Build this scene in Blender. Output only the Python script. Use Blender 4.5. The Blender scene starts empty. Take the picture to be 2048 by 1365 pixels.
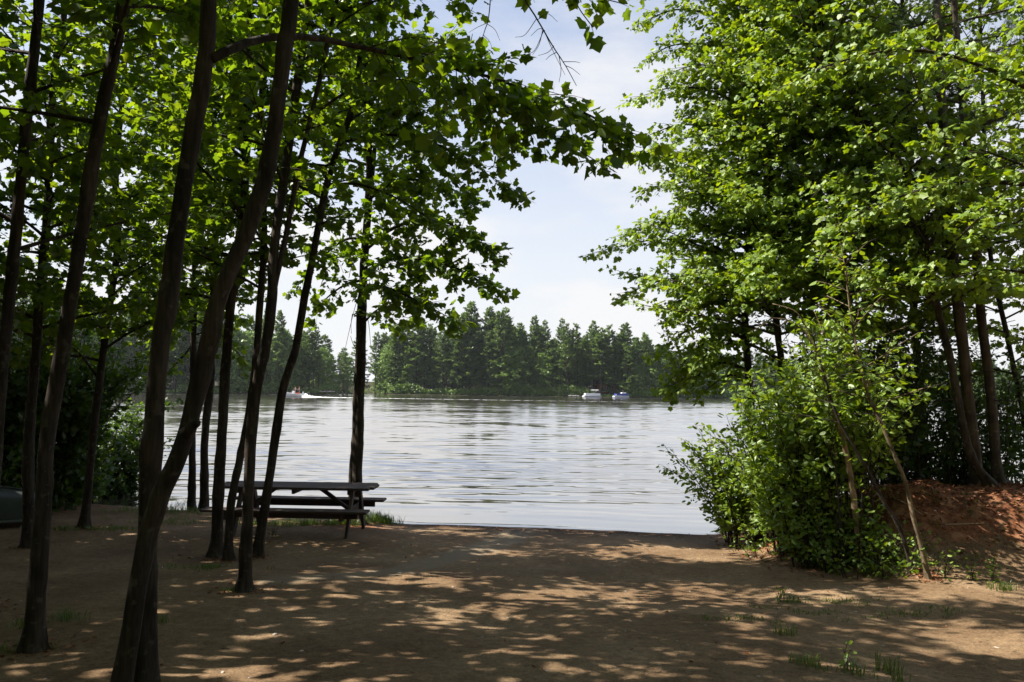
import bpy, math, random
import numpy as np
from mathutils import Vector, Matrix

R = random.Random(11)
G = np.random.default_rng(11)
C = bpy.context.scene.collection
PI = math.pi

# ---------------------------------------------------------------- camera
F = 1607.0
CAM = Vector((0.0, 0.0, 2.5))
PITCH = math.atan(94.5 / F)
ROLL = 0.0125
CM = (Matrix.Rotation(PI / 2 + PITCH, 3, 'X') @ Matrix.Rotation(ROLL, 3, 'Z'))
cam_data = bpy.data.cameras.new('camera')
cam_data.sensor_width = 36.0
cam_data.lens = F / 2048.0 * 36.0
cam_data.clip_start = 0.05
cam_data.clip_end = 6000.0
cam = bpy.data.objects.new('camera', cam_data)
cam.matrix_world = Matrix.Translation(CAM) @ CM.to_4x4()
C.objects.link(cam)
bpy.context.scene.camera = cam


def ray(px, py):
    return CM @ Vector(((px - 1024.0) / F, -(py - 682.5) / F, -1.0))


def P(px, py, Y):
    """the point seen at px,py (photo pixels) whose distance ahead is Y"""
    d = ray(px, py)
    return CAM + d * (Y / d.y)


# ---------------------------------------------------------------- ground shape
SHORE = [(-400, 30), (-60, 22), (-30, 19.5), (-12, 17.2), (-8, 16.1), (-5, 15.4), (-3.4, 14.95), (-2.4, 15.0), (-1.6, 14.75), (0, 14.7), (2, 14.5),
         (4, 14.1), (6, 14.0), (10, 14.0), (30, 14.5), (60, 17), (400, 30)]
SX = np.array([p[0] for p in SHORE], float)
SY = np.array([p[1] for p in SHORE], float)


def _vn(x, y, s, seed=0):
    # cheap smooth value noise, vectorised
    x = np.asarray(x, float) * s
    y = np.asarray(y, float) * s
    xi = np.floor(x); yi = np.floor(y)
    xf = x - xi; yf = y - yi
    u = xf * xf * (3 - 2 * xf); v = yf * yf * (3 - 2 * yf)

    def h(a, b):
        t = np.sin(a * 127.1 + b * 311.7 + seed * 74.7) * 43758.5453
        return t - np.floor(t)
    return ((h(xi, yi) * (1 - u) + h(xi + 1, yi) * u) * (1 - v) + (h(xi, yi + 1) * (1 - u) + h(xi + 1, yi + 1) * u) * v) - 0.5


def mound(x, y):
    x = np.asarray(x, float); y = np.asarray(y, float)
    dx = np.maximum(np.abs(x - 6.4) - 0.9, 0) / np.where(x < 6.4, 1.75, 2.8)
    dy = (y - 11.35) / np.where(y < 11.35, 1.9, 2.3)
    r = np.sqrt(dx * dx + dy * dy) + _vn(x, y, 1.1, 3) * 0.22
    t = np.clip(1.12 - r, 0, 1)
    return t * t * (3 - 2 * t)


def gz(x, y):
    x = np.asarray(x, float); y = np.asarray(y, float)
    s = np.interp(x, SX, SY) + _vn(x, 0 * x, 0.9, 5) * 0.18 + _vn(x, 0 * x, 3.1, 6) * 0.07 + _vn(x, 0 * x, 0.35, 9) * 0.2
    d = s - y
    land = 0.045 * d + 0.0028 * np.minimum(d, 14) ** 2
    land = np.where(d > 14, 0.045 * 14 + 0.0028 * 196 + 0.01 * (d - 14), land)
    # low grassy bank left of the beach
    bank = np.clip((-1.9 - x) / 1.0, 0, 1) * np.clip((d + 0.05) / 0.25, 0, 1) * np.exp(-np.maximum(d, 0) / 2.0) * 0.13
    rb = np.clip((x - 3.2) / 1.2, 0, 1) * np.clip((d + 0.05) / 0.3, 0, 1) * np.exp(-np.maximum(d, 0) / 3.0) * 0.16
    bank = bank + 0.085 * np.exp(-((x + 3.4) ** 2 / 4.0 + (y - 12.6) ** 2 / 1.6)) * np.clip(d / 0.5, 0, 1)
    wet = np.where(d < 0, 0.07 * d, land + bank + rb)
    z = np.maximum(wet, -2.0) + 1.0 * mound(x, y)
    amp = np.clip(d / 3.0, 0.0, 1.0)
    z = z + amp * (_vn(x, y, 0.55, 1) * 0.09 + _vn(x, y, 1.6, 2) * 0.035 + _vn(x, y, 5.0, 4) * 0.008)
    z = z + mound(x, y) * (_vn(x, y, 2.2, 6) * 0.16 + _vn(x, y, 5.5, 7) * 0.05)
    return z


def gz1(x, y):
    return float(gz(np.array([x]), np.array([y]))[0])


def hit(px, py):
    d = ray(px, py)
    ys = np.linspace(2.0, 24.0, 2200)
    t = ys / d.y
    zs = CAM.z + d.z * t
    xs = d.x * t
    g = gz(xs, ys)
    i = int(np.argmax(zs < g))
    return Vector((xs[i], ys[i], g[i]))


# ---------------------------------------------------------------- mesh builder
class MB:
    def __init__(self):
        self.v = []; self.f = []; self.n = 0

    def add(self, verts, faces, mat=0, smooth=True):
        """verts (N,3); faces list of (F,k) integer arrays"""
        verts = np.asarray(verts, float).reshape(-1, 3)
        for fa in faces:
            fa = np.asarray(fa, np.int64)
            if fa.size:
                self.f.append((fa + self.n, mat, smooth))
        self.v.append(verts)
        self.n += len(verts)

    def build(self, name, mats, parent=None, origin=(0, 0, 0), loc=None):
        V = np.concatenate(self.v) - np.array(origin, float)
        me = bpy.data.meshes.new(name)
        me.vertices.add(len(V))
        me.vertices.foreach_set('co', V.astype(np.float32).ravel())
        loops = np.concatenate([f.ravel() for f, _, _ in self.f])
        tot = np.concatenate([np.full(len(f), f.shape[1]) for f, _, _ in self.f])
        mi = np.concatenate([np.full(len(f), m) for f, m, _ in self.f])
        sm = np.concatenate([np.full(len(f), s) for f, _, s in self.f])
        st = np.concatenate([[0], np.cumsum(tot)[:-1]])
        me.loops.add(len(loops))
        me.loops.foreach_set('vertex_index', loops.astype(np.int32))
        me.polygons.add(len(tot))
        me.polygons.foreach_set('loop_start', st.astype(np.int32))
        me.polygons.foreach_set('loop_total', tot.astype(np.int32))
        me.polygons.foreach_set('material_index', mi.astype(np.int32))
        me.polygons.foreach_set('use_smooth', sm.astype(bool))
        for m in (mats if isinstance(mats, (list, tuple)) else [mats]):
            me.materials.append(m)
        me.update(calc_edges=True)
        ob = bpy.data.objects.new(name, me)
        if loc is not None:
            ob.location = loc
        if parent is not None:
            ob.parent = parent
        C.objects.link(ob)
        return ob

    # shapes -----------------------------------------------------
    def box(self, c, s, mat=0, rot=None, taper=None):
        hx, hy, hz = s[0] / 2, s[1] / 2, s[2] / 2
        v = np.array([[x, y, z] for z in (-hz, hz) for y in (-hy, hy) for x in (-hx, hx)], float)
        if taper:
            v[4:, 0] *= taper[0]; v[4:, 1] *= taper[1]
        # small bevel: chamfer by doubling is costly; plain box with flat faces
        if rot is not None:
            v = v @ np.array(rot).T
        v = v + np.array(c, float)
        self.add(v, [np.array([[0, 2, 3, 1], [4, 5, 7, 6], [0, 1, 5, 4], [2, 6, 7, 3], [0, 4, 6, 2], [1, 3, 7, 5]])], mat, False)

    def beam(self, a, b, w, h, mat=0, up=(0, 0, 1)):
        a = Vector(a); b = Vector(b)
        t = (b - a); L = t.length; t.normalize()
        s = t.cross(Vector(up)).normalized(); u = s.cross(t).normalized()
        rot = np.array([[t.x, s.x, u.x], [t.y, s.y, u.y], [t.z, s.z, u.z]])
        self.cbox((a + b) / 2, (L, w, h), mat, rot)

    def cbox(self, c, s, mat=0, rot=None, bev=None):
        """box with chamfered edges"""
        hx, hy, hz = s[0] / 2, s[1] / 2, s[2] / 2
        b = bev if bev is not None else min(s) * 0.12
        vs = []
        idx = {}
        for sx in (-1, 1):
            for sy in (-1, 1):
                for sz in (-1, 1):
                    for ax in range(3):
                        p = [sx * (hx - b), sy * (hy - b), sz * (hz - b)]
                        p[ax] = (sx * hx, sy * hy, sz * hz)[ax]
                        idx[(sx, sy, sz, ax)] = len(vs); vs.append(p)
        q = []; tri = []
        S = (-1, 1)
        for s0 in S:
            q.append([idx[(s0, -1, -1, 0)], idx[(s0, 1, -1, 0)], idx[(s0, 1, 1, 0)], idx[(s0, -1, 1, 0)]][::s0])
            q.append([idx[(-1, s0, -1, 1)], idx[(-1, s0, 1, 1)], idx[(1, s0, 1, 1)], idx[(1, s0, -1, 1)]][::s0])
            q.append([idx[(-1, -1, s0, 2)], idx[(1, -1, s0, 2)], idx[(1, 1, s0, 2)], idx[(-1, 1, s0, 2)]][::s0])
        for a in S:
            for c2 in S:
                q.append([idx[(a, c2, -1, 0)], idx[(a, c2, 1, 0)], idx[(a, c2, 1, 1)], idx[(a, c2, -1, 1)]])
                q.append([idx[(a, -1, c2, 0)], idx[(a, 1, c2, 0)], idx[(a, 1, c2, 2)], idx[(a, -1, c2, 2)]])
                q.append([idx[(-1, a, c2, 1)], idx[(1, a, c2, 1)], idx[(1, a, c2, 2)], idx[(-1, a, c2, 2)]])
                for d in S:
                    tri.append([idx[(a, c2, d, 0)], idx[(a, c2, d, 1)], idx[(a, c2, d, 2)]])
        v = np.array(vs)
        if rot is not None:
            v = v @ np.array(rot).T
        v = v + np.array(c, float)
        self.add(v, [np.array(q), np.array(tri)], mat, False)

    def tube(self, pts, rad, sides=10, mat=0, lump=0.0, cap=True, seed=0, foot=None):
        pts = np.asarray(pts, float); n = len(pts)
        rad = np.broadcast_to(np.asarray(rad, float), (n,))
        t = np.gradient(pts, axis=0)
        t /= np.linalg.norm(t, axis=1)[:, None] + 1e-9
        ref = np.array([0.0, 1.0, 0.0]) if abs(t[:, 1]).mean() < 0.8 else np.array([1.0, 0, 0])
        a = np.cross(t, ref); a /= np.linalg.norm(a, axis=1)[:, None] + 1e-9
        b = np.cross(t, a)
        th = np.linspace(0, 2 * PI, sides, endpoint=False)
        rr = rad[:, None] * np.ones((n, sides))
        if lump:
            ss = np.arange(n)[:, None]
            rr = rr * (1 + lump * (np.sin(th[None] * 2 + ss * 0.33 + seed) * 0.5 + np.sin(th[None] * 3 - ss * 0.21 + seed * 2.3) * 0.4
                                   + np.sin(ss * 1.1 + seed * 3 + th[None]) * 0.35))
        if foot is not None:                                          # root buttresses fading up the stem
            lob = np.clip(np.cos(th[None] * 4 + seed * 1.3) * 0.6 + np.cos(th[None] * 3 + seed * 2.9) * 0.5, -0.2, 1)
            rr = rr * (1 + foot[:, None] * lob)
        v = pts[:, None] + rr[..., None] * (np.cos(th)[None, :, None] * a[:, None] + np.sin(th)[None, :, None] * b[:, None])
        i = np.arange(n - 1)[:, None] * sides; j = np.arange(sides)[None]
        jn = (j + 1) % sides
        q = np.stack([i + j, i + jn, i + sides + jn, i + sides + j], -1).reshape(-1, 4)
        fs = [q]
        if cap:
            fs.append(np.array([np.arange(sides)[::-1], np.arange(sides) + (n - 1) * sides]))
        self.add(v.reshape(-1, 3), fs, mat, True)

    def lathe(self, prof, c, sides=16, mat=0, smooth=True):
        prof = np.asarray(prof, float)
        th = np.linspace(0, 2 * PI, sides, endpoint=False)
        n = len(prof)
        v = np.stack([prof[:, 0, None] * np.cos(th), prof[:, 0, None] * np.sin(th), prof[:, 1, None] * np.ones(sides)], -1) + np.array(c, float)
        i = np.arange(n - 1)[:, None] * sides; j = np.arange(sides)[None]; jn = (j + 1) % sides
        q = np.stack([i + j, i + jn, i + sides + jn, i + sides + j], -1).reshape(-1, 4)
        self.add(v.reshape(-1, 3), [q], mat, smooth)


def curve(pts, n):
    """Catmull-Rom through pts, n samples"""
    p = np.array([list(q) for q in pts], float)
    if len(p) == 2:
        t = np.linspace(0, 1, n)[:, None]
        return p[0] * (1 - t) + p[1] * t
    e = np.vstack([2 * p[0] - p[1], p, 2 * p[-1] - p[-2]])
    out = []
    m = len(p) - 1
    for u in np.linspace(0, m, n):
        k = min(int(u), m - 1); t = u - k
        a, b, c, d = e[k], e[k + 1], e[k + 2], e[k + 3]
        out.append(0.5 * (2 * b + (c - a) * t + (2 * a - 5 * b + 4 * c - d) * t * t + (3 * b - a - 3 * c + d) * t ** 3))
    return np.array(out)


# ---------------------------------------------------------------- materials
def newmat(name):
    m = bpy.data.materials.new(name)
    m.use_nodes = True
    nt = m.node_tree
    nt.nodes.clear()
    return m, nt, nt.nodes, nt.links


def node(ns, t, **kw):
    n = ns.new(t)
    for k, v in kw.items():
        if k.startswith('_'):
            n.inputs[k[1:]].default_value = v
        else:
            setattr(n, k, v)
    return n


def ramp(ns, stops):
    r = ns.new('ShaderNodeValToRGB')
    e = r.color_ramp.elements
    while len(e) < len(stops):
        e.new(0.5)
    for el, (p, c) in zip(e, stops):
        el.position = p
        el.color = (c[0], c[1], c[2], 1)
    return r


def leaf_material(name, cols, trans, tmix=0.5, gloss=0.07, rough=0.4):
    m, nt, ns, ls = newmat(name)
    geo = ns.new('ShaderNodeNewGeometry')
    rp = ramp(ns, [(i / (len(cols) - 1), c) for i, c in enumerate(cols)])
    ls.new(geo.outputs['Random Per Island'], rp.inputs['Fac'])
    tr_ = ramp(ns, [(i / (len(trans) - 1), c) for i, c in enumerate(trans)])
    ls.new(geo.outputs['Random Per Island'], tr_.inputs['Fac'])
    d = node(ns, 'ShaderNodeBsdfDiffuse')
    t = node(ns, 'ShaderNodeBsdfTranslucent')
    ls.new(rp.outputs[0], d.inputs['Color']); ls.new(tr_.outputs[0], t.inputs['Color'])
    mx = node(ns, 'ShaderNodeMixShader', _Fac=tmix)
    ls.new(d.outputs[0], mx.inputs[1]); ls.new(t.outputs[0], mx.inputs[2])
    g = node(ns, 'ShaderNodeBsdfGlossy', _Roughness=rough)
    g.inputs['Color'].default_value = (0.85, 0.9, 0.85, 1)
    m2 = node(ns, 'ShaderNodeMixShader', _Fac=gloss)
    ls.new(mx.outputs[0], m2.inputs[1]); ls.new(g.outputs[0], m2.inputs[2])
    o = ns.new('ShaderNodeOutputMaterial')
    ls.new(m2.outputs[0], o.inputs['Surface'])
    return m


def bark_material(name, c1, c2, scale=1.0, bump=0.6):
    m, nt, ns, ls = newmat(name)
    tc = ns.new('ShaderNodeTexCoord')
    mp = node(ns, 'ShaderNodeMapping')
    mp.inputs['Scale'].default_value = (26 * scale, 26 * scale, 3.2 * scale)
    ls.new(tc.outputs['Object'], mp.inputs['Vector'])
    n1 = node(ns, 'ShaderNodeTexNoise', _Scale=1.0, _Detail=6.0, _Roughness=0.65)
    ls.new(mp.outputs[0], n1.inputs['Vector'])
    n2 = node(ns, 'ShaderNodeTexNoise', _Scale=2.6, _Detail=4.0)
    ls.new(tc.outputs['Object'], n2.inputs['Vector'])
    n3 = node(ns, 'ShaderNodeTexNoise', _Scale=16.0, _Detail=3.0)
    ls.new(tc.outputs['Object'], n3.inputs['Vector'])
    r = ramp(ns, [(0.3, c1), (0.7, c2)])
    ls.new(n1.outputs['Fac'], r.inputs['Fac'])
    r2 = ramp(ns, [(0.35, (0.55, 0.54, 0.52)), (0.65, (1.45, 1.40, 1.30))])
    ls.new(n2.outputs['Fac'], r2.inputs['Fac'])
    mul = node(ns, 'ShaderNodeMixRGB', blend_type='MULTIPLY', _Fac=1.0)
    ls.new(r.outputs[0], mul.inputs[1]); ls.new(r2.outputs[0], mul.inputs[2])
    # lichen patches
    r3 = ramp(ns, [(0.60, (0, 0, 0)), (0.68, (1, 1, 1))])
    ls.new(n3.outputs['Fac'], r3.inputs['Fac'])
    sc = node(ns, 'ShaderNodeMath', operation='MULTIPLY'); sc.inputs[1].default_value = 0.6
    ls.new(r3.outputs[0], sc.inputs[0])
    lm = node(ns, 'ShaderNodeMixRGB', _Fac=0.0)
    ls.new(sc.outputs[0], lm.inputs[0]); ls.new(mul.outputs[0], lm.inputs[1])
    lm.inputs[2].default_value = (c2[0] * 1.5, c2[1] * 1.6, c2[2] * 1.5, 1)
    b = node(ns, 'ShaderNodeBsdfPrincipled', _Roughness=0.9)
    b.inputs['Specular IOR Level'].default_value = 0.2
    ls.new(lm.outputs[0], b.inputs['Base Color'])
    bp = node(ns, 'ShaderNodeBump', _Strength=min(1.0, bump * 1.6), _Distance=0.02)
    ls.new(n1.outputs['Fac'], bp.inputs['Height'])
    ls.new(bp.outputs[0], b.inputs['Normal'])
    o = ns.new('ShaderNodeOutputMaterial'); ls.new(b.outputs[0], o.inputs['Surface'])
    return m


def plain(name, c, rough=0.6, spec=0.3, metal=0.0, noise=0.0, scale=20.0):
    m, nt, ns, ls = newmat(name)
    b = node(ns, 'ShaderNodeBsdfPrincipled', _Roughness=rough, _Metallic=metal)
    b.inputs['Specular IOR Level'].default_value = spec
    b.inputs['Base Color'].default_value = (*c, 1)
    if noise:
        tc = ns.new('ShaderNodeTexCoord')
        n1 = node(ns, 'ShaderNodeTexNoise', _Scale=scale, _Detail=5.0)
        ls.new(tc.outputs['Object'], n1.inputs['Vector'])
        r = ramp(ns, [(0.3, [x * (1 - noise) for x in c]), (0.7, [x * (1 + noise) for x in c])])
        ls.new(n1.outputs['Fac'], r.inputs['Fac'])
        ls.new(r.outputs[0], b.inputs['Base Color'])
    o = ns.new('ShaderNodeOutputMaterial'); ls.new(b.outputs[0], o.inputs['Surface'])
    return m


def wood_material(name, c1, c2):
    m, nt, ns, ls = newmat(name)
    tc = ns.new('ShaderNodeTexCoord')
    mp = node(ns, 'ShaderNodeMapping'); mp.inputs['Scale'].default_value = (1.5, 30, 30)
    ls.new(tc.outputs['Object'], mp.inputs['Vector'])
    n1 = node(ns, 'ShaderNodeTexNoise', _Scale=1.5, _Detail=6.0, _Roughness=0.7)
    ls.new(mp.outputs[0], n1.inputs['Vector'])
    r = ramp(ns, [(0.3, c1), (0.7, c2)])
    ls.new(n1.outputs['Fac'], r.inputs['Fac'])
    b = node(ns, 'ShaderNodeBsdfPrincipled', _Roughness=0.85)
    ls.new(r.outputs[0], b.inputs['Base Color'])
    bp = node(ns, 'ShaderNodeBump', _Strength=0.3, _Distance=0.004)
    ls.new(n1.outputs['Fac'], bp.inputs['Height']); ls.new(bp.outputs[0], b.inputs['Normal'])
    o = ns.new('ShaderNodeOutputMaterial'); ls.new(b.outputs[0], o.inputs['Surface'])
    return m


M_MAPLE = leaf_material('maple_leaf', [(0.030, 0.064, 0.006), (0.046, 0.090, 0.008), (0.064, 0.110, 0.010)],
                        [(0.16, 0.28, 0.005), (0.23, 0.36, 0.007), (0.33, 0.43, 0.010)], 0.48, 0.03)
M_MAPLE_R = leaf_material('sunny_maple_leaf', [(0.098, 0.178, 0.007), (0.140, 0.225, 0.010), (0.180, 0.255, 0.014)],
                          [(0.24, 0.37, 0.005), (0.33, 0.45, 0.006), (0.42, 0.50, 0.010)], 0.42, 0.045, 0.5)  # brighter copy of the maple leaf, sunlight put into its colour
M_SHRUB = leaf_material('shrub_leaf', [(0.090, 0.165, 0.008), (0.128, 0.210, 0.011), (0.160, 0.235, 0.017)],
                        [(0.22, 0.35, 0.006), (0.30, 0.42, 0.008), (0.38, 0.46, 0.012)], 0.40, 0.045, 0.5)
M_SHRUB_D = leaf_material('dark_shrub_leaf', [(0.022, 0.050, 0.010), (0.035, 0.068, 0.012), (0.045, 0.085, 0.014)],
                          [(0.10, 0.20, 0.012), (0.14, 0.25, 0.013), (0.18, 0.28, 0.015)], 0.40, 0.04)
M_NEEDLE = leaf_material('pine_needle', [(0.022, 0.045, 0.020), (0.032, 0.060, 0.026), (0.045, 0.075, 0.03)],
                         [(0.05, 0.09, 0.03), (0.07, 0.11, 0.03), (0.08, 0.12, 0.03)], 0.3, 0.05)
M_FARPINE = leaf_material('far_pine_needles', [(0.070, 0.125, 0.036), (0.105, 0.165, 0.040), (0.150, 0.205, 0.048)],
                          [(0.09, 0.16, 0.035), (0.13, 0.20, 0.035), (0.16, 0.23, 0.04)], 0.4, 0.03)
M_FARLEAF = leaf_material('far_broad_leaves', [(0.095, 0.165, 0.03), (0.130, 0.205, 0.035), (0.165, 0.24, 0.042)],
                          [(0.10, 0.19, 0.03), (0.13, 0.22, 0.03), (0.16, 0.26, 0.03)], 0.35, 0.03)
M_GRASS = leaf_material('grass_blade', [(0.045, 0.085, 0.015), (0.065, 0.11, 0.02), (0.10, 0.13, 0.03)],
                        [(0.12, 0.22, 0.02), (0.16, 0.26, 0.02), (0.22, 0.27, 0.03)], 0.4, 0.05)
M_LITTER = leaf_material('fallen_needles', [(0.085, 0.030, 0.015), (0.22, 0.080, 0.034), (0.35, 0.17, 0.09)],
                         [(0.12, 0.04, 0.02), (0.16, 0.06, 0.03), (0.2, 0.08, 0.04)], 0.15, 0.03)
M_BARK = bark_material('maple_bark', (0.014, 0.0115, 0.010), (0.066, 0.053, 0.044))
M_BARK_P = bark_material('pine_bark', (0.035, 0.028, 0.024), (0.095, 0.075, 0.06), 0.7, 0.9)
M_BARK_L = bark_material('sapling_bark', (0.09, 0.07, 0.045), (0.19, 0.15, 0.10), 1.3, 0.4)
M_BARK_DEAD = bark_material('dead_wood', (0.20, 0.14, 0.095), (0.36, 0.27, 0.19), 1.3, 0.5)
M_TWIG = plain('twig_bark', (0.055, 0.040, 0.030), 0.85, 0.2)
M_FARBARK = plain('far_bark', (0.07, 0.055, 0.045), 0.9, 0.1)


# ---------------------------------------------------------------- object helpers
def tag(o, label=None, cat=None, group=None, kind=None):
    if label: o['label'] = label
    if cat: o['category'] = cat
    if group: o['group'] = group
    if kind: o['kind'] = kind
    return o


def empty(name, loc, label=None, cat=None, group=None):
    o = bpy.data.objects.new(name, None)
    o.empty_display_size = 0.3
    o.location = loc
    C.objects.link(o)
    return tag(o, label, cat, group)


# ---------------------------------------------------------------- leaves
def _half(right):
    """leaf template from its right-hand outline (base ... tip on the midrib), folded a little along the midrib"""
    r = np.array(right, float)
    n = len(r)
    rv = [(x, y, -0.22 * x + (-0.10 * y * y)) for x, y in r]
    lv = [(-x, y, -0.22 * x + (-0.10 * y * y)) for x, y in r[1:-1]]
    V = np.array(rv + lv)
    fr = np.arange(n)
    fl = np.concatenate([[0], [n - 1], np.arange(n, n + len(lv))[::-1]])
    return V, [fr[None], fl[None]]


LEAF_MAPLE = _half([(0, 0), (0.24, -0.10), (0.50, 0.10), (0.39, 0.27), (0.60, 0.56), (0.36, 0.62), (0.25, 0.76), (0, 1.02)])
LEAF_MAPLE_S = _half([(0, 0), (0.44, 0.06), (0.37, 0.30), (0.54, 0.58), (0.25, 0.70), (0, 1.0)])
LEAF_OVAL = _half([(0, 0), (0.22, 0.22), (0.27, 0.5), (0.16, 0.8), (0, 1.0)])
LEAF_CLUMP = _half([(0, 0), (0.36, 0.15), (0.20, 0.42), (0.40, 0.62), (0, 1.0)])


def unit(a):
    return a / (np.linalg.norm(a, axis=-1, keepdims=True) + 1e-9)


def add_leaves(mb, pos, dirs, nrm, size, tmpl, mat=0):
    V, faces = tmpl
    n = len(pos)
    if n == 0:
        return
    y = unit(dirs)
    z = unit(nrm - (nrm * y).sum(-1, keepdims=True) * y)
    x = np.cross(y, z)
    s = np.asarray(size, float).reshape(-1, 1, 1)
    wj = G.uniform(0.8, 1.15, (n, 1, 1))
    W = pos[:, None] + s * (V[None, :, 0, None] * wj * x[:, None] + V[None, :, 1, None] * y[:, None] + V[None, :, 2, None] * z[:, None] * G.uniform(-0.3, 2.8, (n, 1, 1)))
    k = len(V)
    off = (np.arange(n) * k)[:, None]
    fs = [(f + off) for f in faces]
    mb.add(W.reshape(-1, 3), fs, mat, False)


def add_twigs(mb, paths, r0, r1, mat=1):
    """paths (M,K,3): thin three sided tubes"""
    M, K, _ = paths.shape
    if M == 0:
        return
    t = np.gradient(paths, axis=1)
    t = unit(t)
    ref = np.zeros_like(t); ref[..., 2] = 1.0
    a = unit(np.cross(t, ref + 0.01)); b = np.cross(t, a)
    rad = np.linspace(1, 0, K)[None, :, None] * (np.asarray(r0).reshape(-1, 1, 1) - r1) + r1
    v = []
    for j in range(3):
        th = 2 * PI * j / 3
        v.append(paths + rad * (math.cos(th) * a + math.sin(th) * b))
    v = np.stack(v, 2)                                              # M,K,3,3
    base = (np.arange(M) * K * 3)[:, None, None]
    i = (np.arange(K - 1) * 3)[None, :, None]
    j = np.arange(3)[None, None]; jn = (j + 1) % 3
    q = np.stack([base + i + j, base + i + jn, base + i + 3 + jn, base + i + 3 + j], -1).reshape(-1, 4)
    mb.add(v.reshape(-1, 3), [q], mat, True)


def spray(mb, path, side=0.6, s0=0.25, step=0.16, leaf=0.10, droop=0.25, tmpl=LEAF_MAPLE, dens=1.0, flat=0.5, pitch=0.05, lift=0.1, twigs=True, taper=0.6, dirdown=0.35, face=(0, 0, 0), vert=0.5):
    """leafy side twigs along a branch path (n,3)"""
    path = np.asarray(path, float)
    seg = np.linalg.norm(np.diff(path, axis=0), axis=1)
    cum = np.concatenate([[0], np.cumsum(seg)])
    L = cum[-1]
    m = max(3, int(L * (1 - s0) / step))
    u = np.linspace(s0, 1.0, m) + G.uniform(-0.5, 0.5, m) * (1 - s0) / m
    u = np.clip(u, 0.02, 0.999)
    S = np.stack([np.interp(u * L, cum, path[:, k]) for k in range(3)], -1)
    S2 = np.stack([np.interp(np.clip(u * L + 0.05, 0, L), cum, path[:, k]) for k in range(3)], -1)
    S1 = np.stack([np.interp(np.clip(u * L - 0.05, 0, L), cum, path[:, k]) for k in range(3)], -1)
    T = unit(S2 - S1)
    upv = np.array([0, 0, 1.0])
    sd = unit(np.cross(T, upv) + G.normal(0, 0.05, T.shape))
    ph = np.arange(m) * 2.4 + G.uniform(0, 1.2, m)
    ups = np.cross(sd, T)
    rad = np.cos(ph)[:, None] * sd * 1.0 + np.sin(ph)[:, None] * ups * vert
    tipw = np.clip((u - 0.75) / 0.25, 0, 1)[:, None]
    D = unit(T * (0.55 + tipw * 0.9) + rad + np.array([0, 0, lift]) + G.normal(0, 0.18, T.shape))
    Ls = side * (1 - taper * (u - s0) / (1 - s0 + 1e-6)) * G.uniform(0.55, 1.15, m)
    K = 5
    t = np.linspace(0, 1, K)
    paths = S[:, None] + D[:, None] * (Ls[:, None] * t[None])[..., None]
    paths[..., 2] -= droop * (Ls[:, None] * t[None]) ** 2
    if twigs:
        add_twigs(mb, paths, 0.0035 + 0.004 * Ls, 0.0014)
    # leaf points
    per = np.maximum(2, (Ls / pitch * dens).astype(int))
    idx = np.repeat(np.arange(m), per)
    tt = G.uniform(0.12, 1.06, len(idx)) ** 0.8
    pos = S[idx] + D[idx] * (Ls[idx] * tt)[:, None]
    pos[:, 2] -= droop * (Ls[idx] * tt) ** 2
    off = G.normal(0, 1, pos.shape); off[:, 2] *= 0.5
    pos = pos + unit(off) * (leaf * G.uniform(0.15, 0.8, len(idx)))[:, None]
    pos[:, 2] -= leaf * 0.15
    dr = D[idx] * 0.5 + unit(off) * 0.9 + np.array([0, 0, -dirdown])
    nr = np.array([0, 0, 1.0]) + np.array(face, float) + G.normal(0, flat, pos.shape)
    add_leaves(mb, pos, dr, nr, leaf * (0.45 + 0.78 * G.random(len(idx)) ** 0.8), tmpl, 0)


def make_limb(start, az, elev, L, bend=0.25, wob=0.12):
    s = np.array(start, float)
    d = np.array([math.cos(az) * math.cos(elev), math.sin(az) * math.cos(elev), math.sin(elev)])
    n = 5
    pts = [s]
    for i in range(1, n):
        d = d + np.array([R.uniform(-wob, wob), R.uniform(-wob, wob), -bend / n + R.uniform(-wob, wob) * 0.5])
        d = d / np.linalg.norm(d)
        pts.append(pts[-1] + d * L / (n - 1))
    return curve(pts, 12)


FEET = []


def trunk_mesh(mb, pts, r_px, Y, top, r_top=0.02, sides=12, flare=0.7, lump=0.10, n=110, seed=0, mat=0):
    rb = 0.86 * r_px / 2.0 * Y / F
    c = curve(pts, n)
    z0 = c[0, 2]
    if flare > 0.5:                                                    # finer rings at the foot
        c = np.vstack([c[0] + (c[1] - c[0]) * t_ for t_ in (0, .12, .25, .4, .6, .8)] + [c[1:]])
    s = np.concatenate([[0], np.cumsum(np.linalg.norm(np.diff(c, axis=0), axis=1))])
    f = s / s[-1]
    rad = rb * (1 - f) ** 0.75 + r_top * f
    rad = np.maximum(rad, r_top)
    rad = rad * (1 + flare * np.exp(-s / 0.14))
    # short wobble so the outline is not a ruler line
    c[:, 0] += np.sin(s * 2.3 + seed) * rb * 0.12 * np.clip(s, 0, 1)
    c[:, 1] += np.sin(s * 1.9 + seed * 1.7) * rb * 0.2 * np.clip(s, 0, 1)
    for q_ in range(9):                                               # swellings where old branches healed over
        s0_ = R.uniform(0.3, max(0.5, s[-1] * 0.7)); w_ = R.uniform(0.03, 0.10); a_ = R.uniform(0.03, 0.16)
        rad = rad * (1 + a_ * np.exp(-((s - s0_) / w_) ** 2))
    mb.tube(c, rad, sides + 6 if flare > 0.5 else sides, mat, lump, True, seed, 0.75 * np.exp(-s / 0.13) if flare > 0.5 else None)
    if flare > 0.5:
        FEET.append((c[0, 0], c[0, 1], rad[0]))
    return c, rad


def px_path(data, Y):
    """(px,py[,Y]) points -> world"""
    out = []
    for q in data:
        out.append(P(q[0], q[1], q[2] if len(q) > 2 else Y))
    return out


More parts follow.
